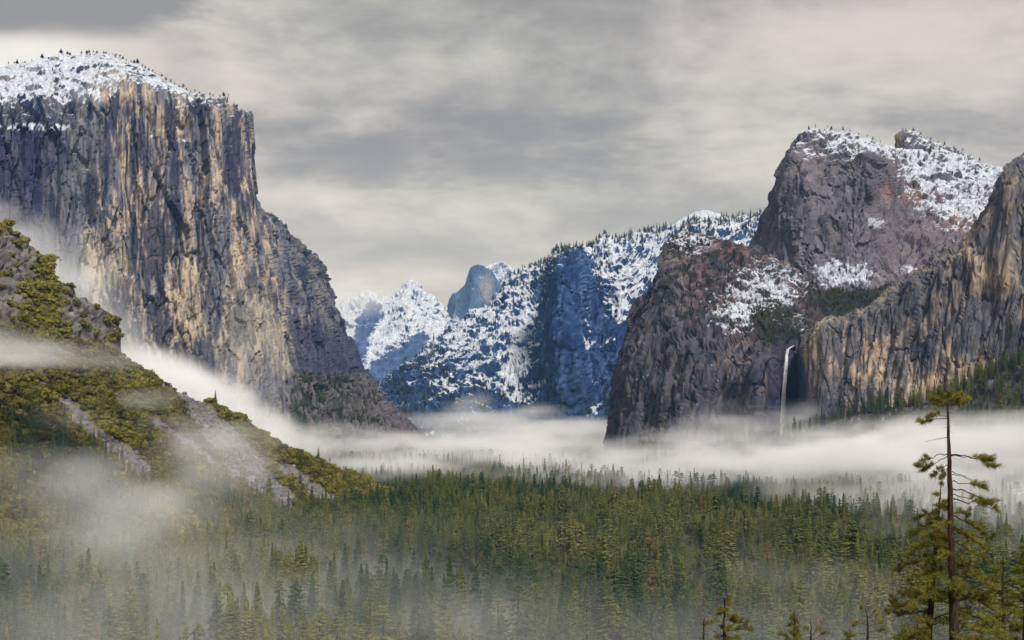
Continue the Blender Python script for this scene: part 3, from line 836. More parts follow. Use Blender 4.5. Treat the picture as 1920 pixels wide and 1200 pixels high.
def build_hillside():
    crest = [(-600, 250, 1450), (-300, 330, 1580), (-100, 395, 1690), (0, 433, 1750), (42, 462, 1770), (80, 500, 1790), (96, 532, 1800), (140, 562, 1820), (182, 592, 1840), (206, 628, 1850),
             (216, 668, 1856), (255, 694, 1875), (300, 716, 1900), (350, 738, 1945), (400, 760, 2000), (450, 790, 2040), (500, 824, 2070), (532, 846, 2085), (565, 854, 2110),
             (605, 870, 2150), (655, 890, 2210), (705, 908, 2290), (760, 935, 2400), (800, 975, 2500)]
    bx = [-600, -300, -100, 0, 200, 400, 600, 700, 760, 820]
    bY = [950, 1020, 1120, 1180, 1270, 1440, 1750, 2000, 2200, 2450]
    cols = []
    for cx, cy, cY in crest:
        Yb = min(float(np.interp(cx, bx, bY)), cY - 40)
        pb = np.array(P(cx, HY + 146 / Yb * FPX, Yb)); pc = np.array(P(cx, cy, cY))
        c = [tuple(pb + np.array([0, -60, -30]))]
        for f in (0.0, 0.2, 0.4, 0.6, 0.8, 0.93):
            p = pb + (pc - pb) * f
            p[2] -= (pc[2] - pb[2]) * 0.10 * math.sin(math.pi * f)
            c.append(tuple(p))
        c.append(tuple(pc))
        c.append(tuple(pc + np.array([-30, 60, -14])))
        c.append(tuple(pc + np.array([-60, 260, -120])))
        c.append((pc[0] - 80, pc[1] + 420, FLOOR - 40))
        cols.append(c)
    S = net(cols, 420, 330)
    sc, rock, w = hill_colour(S)
    n = smooth_normals(S, 6)
    x, y, z = S[..., 0], S[..., 1], S[..., 2]
    d = 14 * fbm(x / 120, y / 120, z / 120, 4) + 2.5 * fbm(x / 12, y / 12, z / 12, 3) - 4 * sc
    cr = 9 * facet(x / 17, y / 17, z * 0.3 / 17, 5) + 4.5 * facet(x / 6, y / 6, z * 0.35 / 6, 9)
    d = d + rock * (cr + 6) + sc * 1.6 * facet(x / 5, y / 5, z / 5, 3)
    px, py = project(S)
    d = d * ss(py, 1080, 1000)
    S = S + n * d[..., None]
    sc, rock, w = hill_colour(S)
    fine = fbm(x / 5, y / 5, z / 5, 3)
    c = np.empty(S.shape, np.float32); c[:] = (0.12, 0.105, 0.03)
    c = mixc(c, (0.12, 0.085, 0.025), ss(w, -0.1, 0.25) * 0.7)
    c = mixc(c, (0.165, 0.152, 0.158), np.clip(sc * (0.8 + 0.7 * fine), 0, 1))
    c = mixc(c, (0.16, 0.145, 0.135), np.clip(rock, 0, 1) * 0.95)
    c = mixc(c, (0.05, 0.045, 0.05), np.clip(rock, 0, 1) * ss(fbm(x / 8, y / 8, z / 40, 3), 0.0, 0.3))
    snow = np.full(px.shape, -1.0)
    o = grid_object('hillside', S, MAT_ROCK, {'Col': c, 'snow': snow})
    tag(o, 'steep olive hillside with grey scree chutes below the monolith', 'hill', kind='structure')
    return S
HILL = build_hillside()

# talus apron with dark trees at the foot of the right-hand cliffs
def build_talus():
    crest = [(1130, 912, 2960), (1180, 900, 2880), (1225, 872, 2830), (1275, 848, 2790), (1340, 838, 2720), (1430, 842, 2660), (1500, 815, 2600), (1560, 795, 2570), (1640, 772, 2530), (1720, 765, 2480), (1800, 735, 2430), (1860, 706, 2390), (1920, 682, 2340), (2020, 650, 2260), (2200, 620, 2100)]
    cols = []
    for cx, cy, cY in crest:
        pc = np.array(P(cx, cy, cY)); Yb = cY - 330
        pb = np.array(P(cx, HY + 150 / Yb * FPX, Yb))
        c = [tuple(pb + np.array([0, -40, -20]))] + [tuple(pb + (pc - pb) * f - np.array([0, 0, 12 * math.sin(math.pi * f)])) for f in (0, 0.25, 0.5, 0.75, 1.0)]
        c += [tuple(pc + np.array([40, 60, 5])), tuple(pc + np.array([60, 160, -60]))]
        cols.append(c)
    S = net(cols, 200, 80)
    n = smooth_normals(S, 4)
    x, y, z = S[..., 0], S[..., 1], S[..., 2]
    S = S + n * (10 * fbm(x / 70, y / 70, z / 70, 4) + 3 * facet(x / 10, y / 10, z / 10))[..., None]
    ns = fbm(x / 18, y / 18, z / 18, 4)
    c = np.empty(S.shape, np.float32); c[:] = (0.035, 0.035, 0.032)
    c = mixc(c, (0.13, 0.125, 0.13), ss(ns, 0.0, 0.25))
    px, py = project(S)
    snow = -0.35 + 0.9 * fbm(x / 12 + 5, y / 12, z / 12, 4) + 0.35 * blob(px, py, 1900, 770, 60, 40)
    o = grid_object('talus_slope', S, MAT_ROCK, {'Col': c, 'snow': snow})
    tag(o, 'dark wooded talus slope at the foot of the striped cliff', 'slope', kind='structure')
    return S
TALUS = build_talus()

# ------------------------------------------------------------------ trees and brush
def foliage_material(name, dark, light, third=None, trans=0.25):
    m, N, out = new_mat(name)
    rnd = N.n('ShaderNodeObjectInfo').outputs['Random']
    pos = N.n('ShaderNodeNewGeometry').outputs['Position']
    ns = N.noise(pos, 0.35, 2, 0.6)
    zone = N.noise(pos, 0.0055, 2, 0.55)
    rz = N.math('ADD', N.math('MULTIPLY', rnd, 0.6), N.math('MULTIPLY', N.math('SUBTRACT', zone, 0.5), 2.2))
    c = N.mix(N.ramp(rz, -0.15, 0.75, kind='LINEAR'), (*dark, 1), (*light, 1))
    if third:
        c = N.mix(N.ramp(rnd, 0.982, 0.992), c, (*third, 1))
    g = N.ramp(ns, 0.3, 0.7, 0.55, 1.45, 'LINEAR')
    c = N.mix(1.0, c, N.xyz(g, g, g), 'MULTIPLY')
    d = N.n('ShaderNodeBsdfDiffuse'); N.put(d.inputs[0], c)
    t = N.n('ShaderNodeBsdfTranslucent'); N.put(t.inputs[0], c)
    mx = N.n('ShaderNodeMixShader'); mx.inputs[0].default_value = trans
    N.put(mx.inputs[1], d.outputs[0]); N.put(mx.inputs[2], t.outputs[0])
    N.put(out.inputs['Surface'], mx.outputs[0])
    return m

def bark_material(name, a, b):
    m, N, out = new_mat(name)
    pos = N.n('ShaderNodeTexCoord').outputs['Object']
    f = N.noise(N.vmath('MULTIPLY', pos, (1, 1, 0.2)), 6.0, 4, 0.65)
    bp = N.n('ShaderNodeBump'); bp.inputs['Distance'].default_value = 0.06
    N.put(bp.inputs['Height'], f)
    principled(N, out, N.mix(N.ramp(f, 0.35, 0.65), (*a, 1), (*b, 1)), 0.9, bp.outputs[0])
    return m

MAT_FIR = foliage_material('fir_needles', (0.036, 0.068, 0.031), (0.175, 0.172, 0.050), (0.18, 0.11, 0.045))
MAT_RUST = foliage_material('dead_needles', (0.20, 0.065, 0.025), (0.26, 0.11, 0.03))
MAT_RIM = foliage_material('snowy_needles', (0.05, 0.06, 0.06), (0.16, 0.17, 0.17))
MAT_BARK = bark_material('bark', (0.028, 0.022, 0.018), (0.075, 0.055, 0.042))
MAT_BRUSH = foliage_material('oak_brush', (0.045, 0.042, 0.012), (0.24, 0.205, 0.04), None, 0.2)

def fir_geometry(seed, H=1.0, R=0.16, tiers=30, per=8, sparse=0.0, power=0.85, base=0.12):
    """unit-height conifer: returns trunk (V,F) and crown (V,F)"""
    r = random.Random(seed)
    tv, tf = [], []
    n = 6
    lean = (r.uniform(-.012, .012), r.uniform(-.012, .012))
    rings = [(0, .018), (0.3, .013), (0.7, .007), (0.99, .001)]
    for z, rad in rings:
        for k in range(n):
            a = 2 * math.pi * k / n
            tv.append((rad * math.cos(a) + lean[0] * z, rad * math.sin(a) + lean[1] * z, z * H))
    for i in range(len(rings) - 1):
        for k in range(n):
            a, b = i * n + k, i * n + (k + 1) % n
            tf += [(a, b, b + n), (a, b + n, a + n)]
    cv, cf = [], []
    for i in range(tiers):
        t = (i + r.uniform(-.3, .3)) / tiers
        t = min(max(t, 0), 0.99)
        z = base + (1 - base) * t
        rr = R * (1 - t) ** power * r.uniform(0.75, 1.1) + 0.008
        if t < 0.12: rr *= 0.6 + 3 * t
        a0 = r.uniform(0, 6.28)
        for k in range(per):
            if r.random() < sparse: continue
            a = a0 + 6.2832 * k / per + r.uniform(-.25, .25)
            L = rr * r.uniform(0.65, 1.12)
            ca, sa = math.cos(a), math.sin(a)
            droop = -0.35 * L - r.uniform(0, .012) + 0.5 * L * t
            wdt = 0.20 * L + 0.006
            q = len(cv)
            zz = z + r.uniform(-.006, .006)
            def pt(d, s, dz):
                return (ca * d - sa * s + lean[0] * z, sa * d + ca * s + lean[1] * z, (zz + dz) * H)
            cv += [pt(0.02 * L, 0, 0.012), pt(0.5 * L, wdt, droop * 0.35 - 0.004), pt(0.5 * L, -wdt, droop * 0.35 - 0.004), pt(L, 0, droop),
                   pt(0.45 * L, 0, droop * 0.3 + 0.012), pt(0.62 * L, wdt * 0.4, droop * 0.6 - 0.022), pt(0.35 * L, -wdt * .5, droop * 0.3 - 0.020)]
            cf += [(q, q + 4, q + 1), (q, q + 2, q + 4), (q + 1, q + 4, q + 3), (q + 2, q + 3, q + 4), (q + 4, q + 5, q + 3), (q, q + 6, q + 4)]
    q = len(cv)
    cv += [(lean[0], lean[1], 1.0 * H), (0.006, 0, 0.94 * H), (-0.004, 0.005, 0.94 * H), (-0.004, -0.005, 0.94 * H)]
    cf += [(q, q + 1, q + 2), (q, q + 2, q + 3), (q, q + 3, q + 1)]
    return (np.array(tv), np.array(tf)), (np.array(cv), np.array(cf))

FIR_SPECS = [(1, 1, .135, 34, 8, .05, .80, .10), (2, 1, .115, 32, 8, .12, .9, .16), (3, 1, .17, 24, 8, .2, .6, .24), (4, 1, .085, 38, 7, .25, .8, .10), (5, 1, .17, 17, 6, .45, .5, .38), (6, 1, .125, 34, 8, .1, 1.0, .08)]
FIR_PARTS = []
fir_coll = bpy.data.collections.new('fir_kinds')
for i, sp in enumerate(FIR_SPECS):
    (tv, tf), (cv, cf) = fir_geometry(*sp)
    tm = tri_mesh('fir_trunk', tv, tf, MAT_BARK); cm = tri_mesh('fir_crown', cv, cf, MAT_FIR)
    FIR_PARTS.append((tm, cm))
    jm = tri_mesh('fir', np.concatenate([cv, tv]), np.concatenate([cf, tf + len(cv)]), [MAT_FIR, MAT_BARK])
    mi = np.zeros(len(cf) + len(tf), np.int32); mi[len(cf):] = 1
    jm.polygons.foreach_set('material_index', mi)
    fir_coll.objects.link(bpy.data.objects.new('fir_kind_%d' % i, jm))

def brush_geometry(seed, n=420):
    r = np.random.RandomState(seed)
    lob = [(r.uniform(-.45, .45), r.uniform(-.45, .45), r.uniform(.15, .5), r.uniform(.28, .48)) for _ in range(9)]
    V, F = [], []
    for i in range(n):
        lx, ly, lz, lr = lob[i % 9]
        d = r.normal(size=3); d /= np.linalg.norm(d)
        if d[2] < -0.3: d[2] *= -1
        c = np.array([lx, ly, lz]) + d * lr * r.uniform(.75, 1.05)
        if c[2] < 0: c[2] = abs(c[2]) * 0.3
        s = r.uniform(.07, .13)
        t = np.cross(d, r.normal(size=3)); t /= np.linalg.norm(t)
        b = np.cross(d, t) + d * r.uniform(-.6, .6)
        q = len(V)
        V += [c - t * s, c + t * s * .3 - b * s, c + t * s, c + b * s]
        F += [(q, q + 1, q + 2), (q, q + 2, q + 3)]
    return np.array(V), np.array(F)
BRUSH = []
brush_coll = bpy.data.collections.new('brush_kinds')
for i in range(5):
    m = tri_mesh('brush_crown', *brush_geometry(40 + i), MAT_BRUSH)
    BRUSH.append(m)
    brush_coll.objects.link(bpy.data.objects.new('brush_kind_%d' % i, m))

def scatter_stuff(name, pts, scale, rot, coll, kinds, label, cat):
    """one object: a cloud of points, each carrying one plant"""
    n = len(pts)
    me = bpy.data.meshes.new(name)
    me.vertices.add(n)
    me.vertices.foreach_set('co', np.asarray(pts, np.float32).reshape(-1))
    a = me.attributes.new('psize', 'FLOAT_VECTOR', 'POINT'); a.data.foreach_set('vector', np.asarray(scale, np.float32).reshape(-1))
    a = me.attributes.new('pspin', 'FLOAT', 'POINT'); a.data.foreach_set('value', np.asarray(rot, np.float32))
    a = me.attributes.new('pkind', 'INT', 'POINT'); a.data.foreach_set('value', np.asarray(kinds, np.int32))
    o = bpy.data.objects.new(name, me)
    COL.objects.link(o)
    g = bpy.data.node_groups.new(name, 'GeometryNodeTree')
    g.interface.new_socket('Geometry', in_out='INPUT', socket_type='NodeSocketGeometry')
    g.interface.new_socket('Geometry', in_out='OUTPUT', socket_type='NodeSocketGeometry')
    N = NT(g)
    gi = N.n('NodeGroupInput'); go = N.n('NodeGroupOutput')
    ci = N.n('GeometryNodeCollectionInfo'); ci.inputs['Collection'].default_value = coll
    ci.inputs['Separate Children'].default_value = True; ci.inputs['Reset Children'].default_value = True
    ip = N.n('GeometryNodeInstanceOnPoints'); ip.inputs['Pick Instance'].default_value = True
    def attr(nm, ty):
        nd = N.n('GeometryNodeInputNamedAttribute', data_type=ty); nd.inputs['Name'].default_value = nm
        return nd.outputs['Attribute']
    N.put(ip.inputs['Points'], gi.outputs[0]); N.put(ip.inputs['Instance'], ci.outputs[0])
    N.put(ip.inputs['Instance Index'], attr('pkind', 'INT'))
    N.put(ip.inputs['Scale'], attr('psize', 'FLOAT_VECTOR'))
    ar = N.n('ShaderNodeCombineXYZ'); N.put(ar.inputs[2], attr('pspin', 'FLOAT'))
    N.put(ip.inputs['Rotation'], ar.outputs[0])
    N.put(go.inputs[0], ip.outputs[0])
    md = o.modifiers.new('scatter', 'NODES'); md.node_group = g
    tag(o, label, cat, kind='stuff')
    return o

def ray_px(x, y, z):
    return CX + x / y * FPX, HY - z / y * FPX

# ---- valley forest
def clearing(x, y):
    """snowy openings in the forest, 0 = open"""
    n = fbm(x / 130 + 3, y / 260, 0 * x + 2.2, 3)
    px, py = ray_px(x, y, FLOOR)
    op = blob(px, py, 1290, 1040, 14, 40, 0.5) + blob(px, py, 1150, 905, 70, 12, 0.5) + blob(px, py, 480, 1165, 14, 22) 
    return ((n > -0.27) & (op < 0.5))

def forest_points():
    r = np.random.RandomState(5)
    out = []
    for y0, y1, sp in ((640, 1500, 9.5), (1500, 2600, 10.5), (2600, 6200, 18.0)):
        ys = np.arange(y0, y1, sp)
        for y in ys:
            half = 0.40 * y + 60
            xs = np.arange(-half, half, sp)
            out.append(np.stack([xs + r.uniform(-.5, .5, len(xs)) * sp, np.full(len(xs), y) + r.uniform(-.5, .5, len(xs)) * sp], -1))
    p = np.concatenate(out)
    keep = clearing(p[:, 0], p[:, 1])
    # not on the slopes that have their own trees, nor inside the cliffs
    hb = np.interp(CX + p[:, 0] / p[:, 1] * FPX, [-600, -300, -100, 0, 200, 400, 600, 700, 760, 820], [950, 1020, 1120, 1180, 1270, 1440, 1750, 2000, 2200, 2450])
    px = CX + p[:, 0] / p[:, 1] * FPX
    behind = np.interp(px, [0, 400, 532, 705, 800], [2400, 2500, 2500, 2600, 2600])
    keep &= ~((px < 820) & (p[:, 1] > hb + 40) & (p[:, 1] < behind))
    tl = np.interp(px, [1180, 1260, 1340, 1430, 1500, 1560, 1640, 1720, 1800, 1860, 1920, 2020], [2850, 2800, 2720, 2660, 2600, 2570, 2530, 2480, 2430, 2390, 2340, 2260])
    keep &= ~((px > 1165) & (p[:, 1] > tl - 310))
    mb = np.interp(px, [0, 540, 610, 720, 790, 800], [3300, 3700, 3900, 4180, 4420, 9000])
    keep &= ~((px < 800) & (p[:, 1] > mb + 10))
    keep &= ~((px >= 1130) & (p[:, 1] > 3300))
    p = p[keep]
    h = r.triangular(12, 26, 52, len(p)) * (1 + 0.45 * fbm(p[:, 0] / 120, p[:, 1] / 120, 0 * p[:, 0], 2))
    h[r.rand(len(p)) < 0.12] *= 0.6
    z = ground_z(p[:, 0], p[:, 1])
    return np.stack([p[:, 0], p[:, 1], z - 0.4], -1), h

def grid_sample(S, n, seed, mask):
    """random points on a control-net surface where mask allows; mask(px,py,pt)->prob"""
    r = np.random.RandomState(seed)
    nv, nu = S.shape[:2]
    A = np.linalg.norm(np.cross(S[1:, :-1] - S[:-1, :-1], S[:-1, 1:] - S[:-1, :-1]), axis=2).reshape(-1)
    k = r.choice(len(A), n, p=A / A.sum())
    i, j = k // (nu - 1), k % (nu - 1)
    u, v = r.rand(n, 1), r.rand(n, 1)
    p = (1 - u) * (1 - v) * S[i, j] + u * (1 - v) * S[i, j + 1] + (1 - u) * v * S[i + 1, j] + u * v * S[i + 1, j + 1]
    px, py = project(p)
    ok = r.rand(n) < mask(px, py, p, i / nv)
    return p[ok]

def put_fir(p, h, kind, spin, label, group, parts=True, mat=None, name='conifer', wide=1.0):
    if parts:
        e = bpy.data.objects.new(name, None); COL.objects.link(e)
        e.empty_display_size = 1.0
        t = bpy.data.objects.new('trunk', FIR_PARTS[kind][0]); c = bpy.data.objects.new('crown', FIR_PARTS[kind][1])
        for ch in (t, c):
            ch.parent = e; COL.objects.link(ch)
        if mat is not None:
            c.material_slots[0].link = 'OBJECT'; c.material_slots[0].material = mat
    else:
        e = bpy.data.objects.new(name, fir_coll.objects[kind].data); COL.objects.link(e)
        if mat is not None:
            e.material_slots[0].link = 'OBJECT'; e.material_slots[0].material = mat
    e.location = p; e.scale = (h * wide, h * wide, h); e.rotation_euler = (0, 0, spin)
    tag(e, label, 'tree', group)
    return e

def plant_forest():
    r = random.Random(3)
    pts, h = forest_points()
    px, py = ray_px(pts[:, 0], pts[:, 1], pts[:, 2] + h)
    vis = (px > 5) & (px < 1915) & (py < 1165)
    order = np.argsort(np.where(vis, pts[:, 1] - 6 * h, 1e9))
    pick = set(order[:230].tolist())
    rest = np.array([i for i in range(len(pts)) if i not in pick])
    for i in sorted(pick):
        x = px[i]
        zone = next(z for lim, z in ((200, 'in the lower left corner'), (400, 'below the grey scree chutes'), (600, 'below the hillside knoll'), (800, 'left of the bottom centre'), (1000, 'at the bottom centre'),
                                     (1180, 'right of the bottom centre'), (1300, 'left of the dead snag'), (1450, 'behind the small bushy pine'), (1560, 'behind the spire sapling'), (1680, 'behind the open crowned pine'), (9999, 'behind the tall foreground pine')) if x < lim)
        size = 'short' if h[i] < 26 else 'middling' if h[i] < 35 else 'tall' if h[i] < 44 else 'towering'
        lab = size + ' mist veiled conifer ' + zone
        grp = size + ' conifers ' + zone
        put_fir(pts[i], h[i], r.randrange(6), r.uniform(0, 6.28), lab, grp, wide=r.uniform(1.0, 1.6))
    n = len(rest)
    rr = np.random.RandomState(9)
    w = rr.uniform(1.0, 1.7, n)
    sc = np.stack([h[rest] * w, h[rest] * w, h[rest]], -1)
    scatter_stuff('valley_forest', pts[rest], sc, rr.uniform(0, 6.28, n), fir_coll, rr.randint(0, 6, n), 'dense conifer forest covering the valley floor', 'forest')
    # rust-red dead trees and singled-out trees
    for (qx, qy, Y, hh, lab) in ((1312, 972, 1900, 34, 'rust red dead conifer among dark firs right of centre'), (1366, 962, 1960, 26, 'orange tinged conifer beside the rust red one'),
                                 (886, 930, 2450, 24, 'small orange tree in the forest at the valley centre'), (918, 936, 2400, 20, 'small red brown tree right of the orange tree')):
        X = P(qx, 0, Y)[0]
        put_fir((X, Y, float(ground_z(X, Y))), hh, 2, 1.0, lab, None, True, MAT_RUST, wide=1.3)

def plant_slopes():
    rr = np.random.RandomState(21); r = random.Random(8)
    def hmask(px, py, p, f):
        sc, rock, w = hill_colour(p[None])
        m = 1 - np.clip(1.5 * sc[0] + 0.92 * rock[0], 0, 1)
        n = fbm(p[:, 0] / 60 + 5, p[:, 1] / 60, p[:, 2] / 60, 3)
        m = m * ss(n, -0.75, -0.30)
        return m * (f < 0.80) * (p[:, 2] > FLOOR) * (px > -60)
    p = grid_sample(HILL, 34000, 31, hmask)
    s = rr.uniform(4.0, 9.0, len(p)) * (1 + 0.5 * (rr.rand(len(p)) < 0.18))
    px, py = project(p)
    key = np.where((px > 0) & (py < 1000), s / p[:, 1], 0)
    pick = np.argsort(-key)[:170]
    for i in pick:
        o = bpy.data.objects.new('oak_shrub', BRUSH[r.randrange(5)]); COL.objects.link(o)
        o.location = p[i]; o.scale = (s[i], s[i], s[i] * r.uniform(.75, 1.1)); o.rotation_euler = (0, 0, r.uniform(0, 6.28))
        row = 'among the high outcrops' if py[i] < 600 else 'just under the cliff outcrop' if py[i] < 690 else 'on the upper slope' if py[i] < 770 else 'on the middle slope' if py[i] < 850 else 'on the lower slope' if py[i] < 920 else 'at the slope foot'
        colm = 'at the left edge' if px[i] < 90 else 'left of the scree' if px[i] < 200 else 'between the scree chutes' if px[i] < 330 else 'near the crest' if px[i] < 480 else 'on the end knoll'
        size = 'big' if s[i] > 10.5 else 'medium'
        tag(o, size + ' olive oak shrub ' + row + ' ' + colm, 'shrub', size + ' shrubs ' + row + ' ' + colm)
    rest = np.setdiff1d(np.arange(len(p)), pick)
    n = len(rest)
    scatter_stuff('hillside_brush', p[rest], np.stack([s[rest], s[rest], s[rest] * rr.uniform(.7, 1.1, n)], -1), rr.uniform(0, 6.28, n), brush_coll, rr.randint(0, 5, n), 'olive and brown oak brush covering the hillside', 'brush')
    # conifers on the lower hillside, thinning upward
    def cmask(px, py, q, f):
        sc, rock, w = hill_colour(q[None])
        low = ss(py - (px * 0.28), 720, 880)
        return np.clip(low, 0.012, 1) * (1 - np.clip(sc[0] * 1.3 + rock[0], 0, 1)) * (f < 0.72) * (q[:, 2] > FLOOR) * (px > -60)
    q = grid_sample(HILL, 9000, 33, cmask)
    hq = rr.uniform(14, 30, len(q))
    n = len(q)
    scatter_stuff('hillside_conifers', q, np.stack([hq, hq, hq], -1), rr.uniform(0, 6.28, n), fir_coll, rr.randint(0, 6, n), 'scattered conifers rising from the lower hillside', 'forest')
    # trees that stand alone against the mist
    def on_hill(tx, ty):
        px, py = project(HILL[:int(HILL.shape[0] * .8)])
        k = np.argmin((px - tx) ** 2 + (py - ty) ** 2)
        return HILL.reshape(-1, 3)[k]
    for tx, ty, hh, lab in ((404, 764, 24, 'lone pointed conifer on the hillside crest against mist'), (597, 872, 26, 'lone dark conifer standing on the knoll crest above mist'),
                            (98, 860, 30, 'yellow green conifer low on the hillside at far left'), (505, 940, 40, 'tall thin conifer below the middle scree chute'), (395, 925, 36, 'tall dark conifer beside the lower scree')):
        put_fir(on_hill(tx, ty), hh, 0, 0.4, lab, None, True, None, wide=1.25)
    # dark firs on the talus at the right
    def tmask(px, py, q, f):
        return (0.35 + 0.65 * ss(px, 1600, 1750)) * (f < 0.9)
    q = grid_sample(TALUS, 3800, 35, tmask)
    hq = rr.uniform(18, 40, len(q)); n = len(q)
    scatter_stuff('talus_forest', q, np.stack([hq, hq, hq], -1), rr.uniform(0, 6.28, n), fir_coll, rr.randint(0, 6, n), 'dark firs on the slope below the striped cliff', 'forest')

def plant_rims():
    """small trees along the snowy crests"""
    r = random.Random(12)
    def column_top(S, tx, off=2):
        px, py = project(S)
        m = np.where(np.abs(px - tx) < 3, py, 1e9)
        k = np.argmin(m)
        return S.reshape(-1, 3)[k]
    xs = [18, 24, 31, 40, 46, 58, 78, 112, 124, 132, 150, 160, 166, 176, 183, 196, 201, 214, 220, 228, 233, 238, 246, 252, 258, 262, 268, 275, 281, 288, 292, 300, 306, 313, 322, 330, 338, 345, 352, 360, 368, 376, 385, 392, 401, 410, 418, 427, 436, 447]
    for k, x in enumerate(xs):
        p = column_top(MONO, x)
        hh = r.uniform(5, 15) if x < 420 else r.uniform(4, 9)
        p = p - np.array([0, 0, 1.5])
        zone = 'at the far left' if x < 60 else 'left of the summit' if x < 140 else 'on the very summit' if x < 205 else 'just right of the summit' if x < 260 else 'above the dark notch' if x < 310 else 'half way down to the prow' if x < 380 else 'close to the prow'
        put_fir(p, hh, r.choice((2, 4)), r.uniform(0, 6), 'small snow dusted pine on the monolith skyline ' + zone, 'pines on the monolith skyline ' + zone, False, MAT_RIM, 'rim_pine', r.uniform(2.0, 3.2))
def plant_high():
    rr = np.random.RandomState(77); r = random.Random(78)
    # frosted wood along the crest of the blue ridge, dark wood at its foot
    def rmask(px, py, q, f):
        cr = np.interp(px, [700, 775, 835, 890, 950, 1000, 1055, 1100, 1160, 1208, 1280, 1440], [738, 692, 608, 582, 542, 512, 478, 460, 442, 431, 418, 410])
        d = py - cr
        n = fbm(q[:, 0] / 200, q[:, 1] / 200, q[:, 2] / 200, 3)
        top = ss(d, 26, 4) * ss(px, 900, 1000)
        mid = ss(n, 0.0, 0.3) * ss(d, 160, 20) * 0.5
        low = ss(py, 690, 760) * 0.5
        return np.clip(top + mid + low, 0, 1) * (f < 0.62) * (py < 850)
    q = grid_sample(RIDGE, 15000, 41, rmask)
    hq = rr.uniform(18, 38, len(q)); n = len(q); w = rr.uniform(1.3, 2.0, n)
    scatter_stuff('ridge_forest', q, np.stack([hq * w, hq * w, hq], -1), rr.uniform(0, 6.28, n), fir_coll, rr.randint(0, 6, n), 'dark conifers fringing the crest and foot of the blue ridge', 'forest')
    def am(px, py, q, f):
        n = fbm(q[:, 0] / 60, q[:, 1] / 60, q[:, 2] / 60, 3)
        a = ss(px, 530, 560) * ss(py, 700, 725) * ss(px, 760, 690) * ss(n, -0.15, 0.1) + 0.9 * blob(px, py, 610, 712, 45, 14)
        return np.clip(a, 0, 1) * (f < 0.5) * (py < 840)
    q = grid_sample(MONO, 60000, 45, am)
    hq = rr.uniform(6, 20, len(q)); n = len(q); w = rr.uniform(1.4, 2.4, n)
    scatter_stuff('apron_trees', q, np.stack([hq * w, hq * w, hq], -1), rr.uniform(0, 6.28, n), fir_coll, rr.randint(0, 6, n), 'dark firs and scrub on the rocky apron right of the monolith prow', 'forest')
    # trees on the snowy summits at the right
    def cm(px, py, q, f):
        n = fbm(q[:, 0] / 50, q[:, 1] / 50, q[:, 2] / 50, 3)
        return 0.8 * ss(n, 0.05, 0.3) * ss(px, 1640, 1690) * ss(py - (px - 1690) * 0.55, 400, 340) * (f < 0.66)
    q = grid_sample(CATH, 3500, 43, cm)
    hq = rr.uniform(8, 20, len(q)); n = len(q); w = rr.uniform(1.4, 2.2, n)
    scatter_stuff('summit_trees', q, np.stack([hq * w, hq * w, hq], -1), rr.uniform(0, 6.28, n), fir_coll, rr.randint(0, 6, n), 'small dark conifers scattered over the snow between the right summits', 'forest')
    def bm(px, py, q, f):
        a = blob(px, py, 1448, 605, 45, 42) + blob(px, py, 1595, 560, 85, 40) + 0.5 * blob(px, py, 1300, 455, 40, 20) + 0.3 * blob(px, py, 1250, 750, 70, 70)
        return np.clip(a, 0, 1) * (f < 0.7)
    q = grid_sample(BUTTRESS, 9000, 44, bm)
    hq = rr.uniform(6, 15, len(q)); n = len(q); w = rr.uniform(1.4, 2.4, n)
    scatter_stuff('buttress_scrub', q, np.stack([hq * w, hq * w, hq], -1), rr.uniform(0, 6.28, n), fir_coll, rr.randint(0, 6, n), 'dark scrubby firs in the hollow above the waterfall lip', 'forest')
    for S, xs, lab, grp in ((CATH, [1516, 1530, 1548, 1562, 1580, 1596, 1612, 1626, 1640, 1652], 'tiny frosted pine on the skyline of the rust coloured dome', 'pines on the rust dome skyline'),
                            (FARTOP, [1690, 1702, 1716, 1730, 1748, 1762, 1775, 1792, 1806, 1822, 1840], 'tiny pine on the skyline of the notched far summit', 'pines on the notched summit skyline'),
                            (BUTTRESS, [1272, 1280, 1288, 1296, 1305, 1313, 1322, 1334, 1346], 'small dark pine on top of the dark buttress', 'pines on the dark buttress top')):
        for x in xs:
            px, py = project(S)
            k = np.argmin(np.where(np.abs(px - x) < 4, py, 1e9))
            p = S.reshape(-1, 3)[k] - np.array([0, 0, 1.5])
            put_fir(p, r.uniform(7, 15), r.choice((0, 2, 4)), r.uniform(0, 6), lab, grp, False, MAT_RIM if S is not BUTTRESS else None, 'summit_pine', r.uniform(1.6, 2.6))

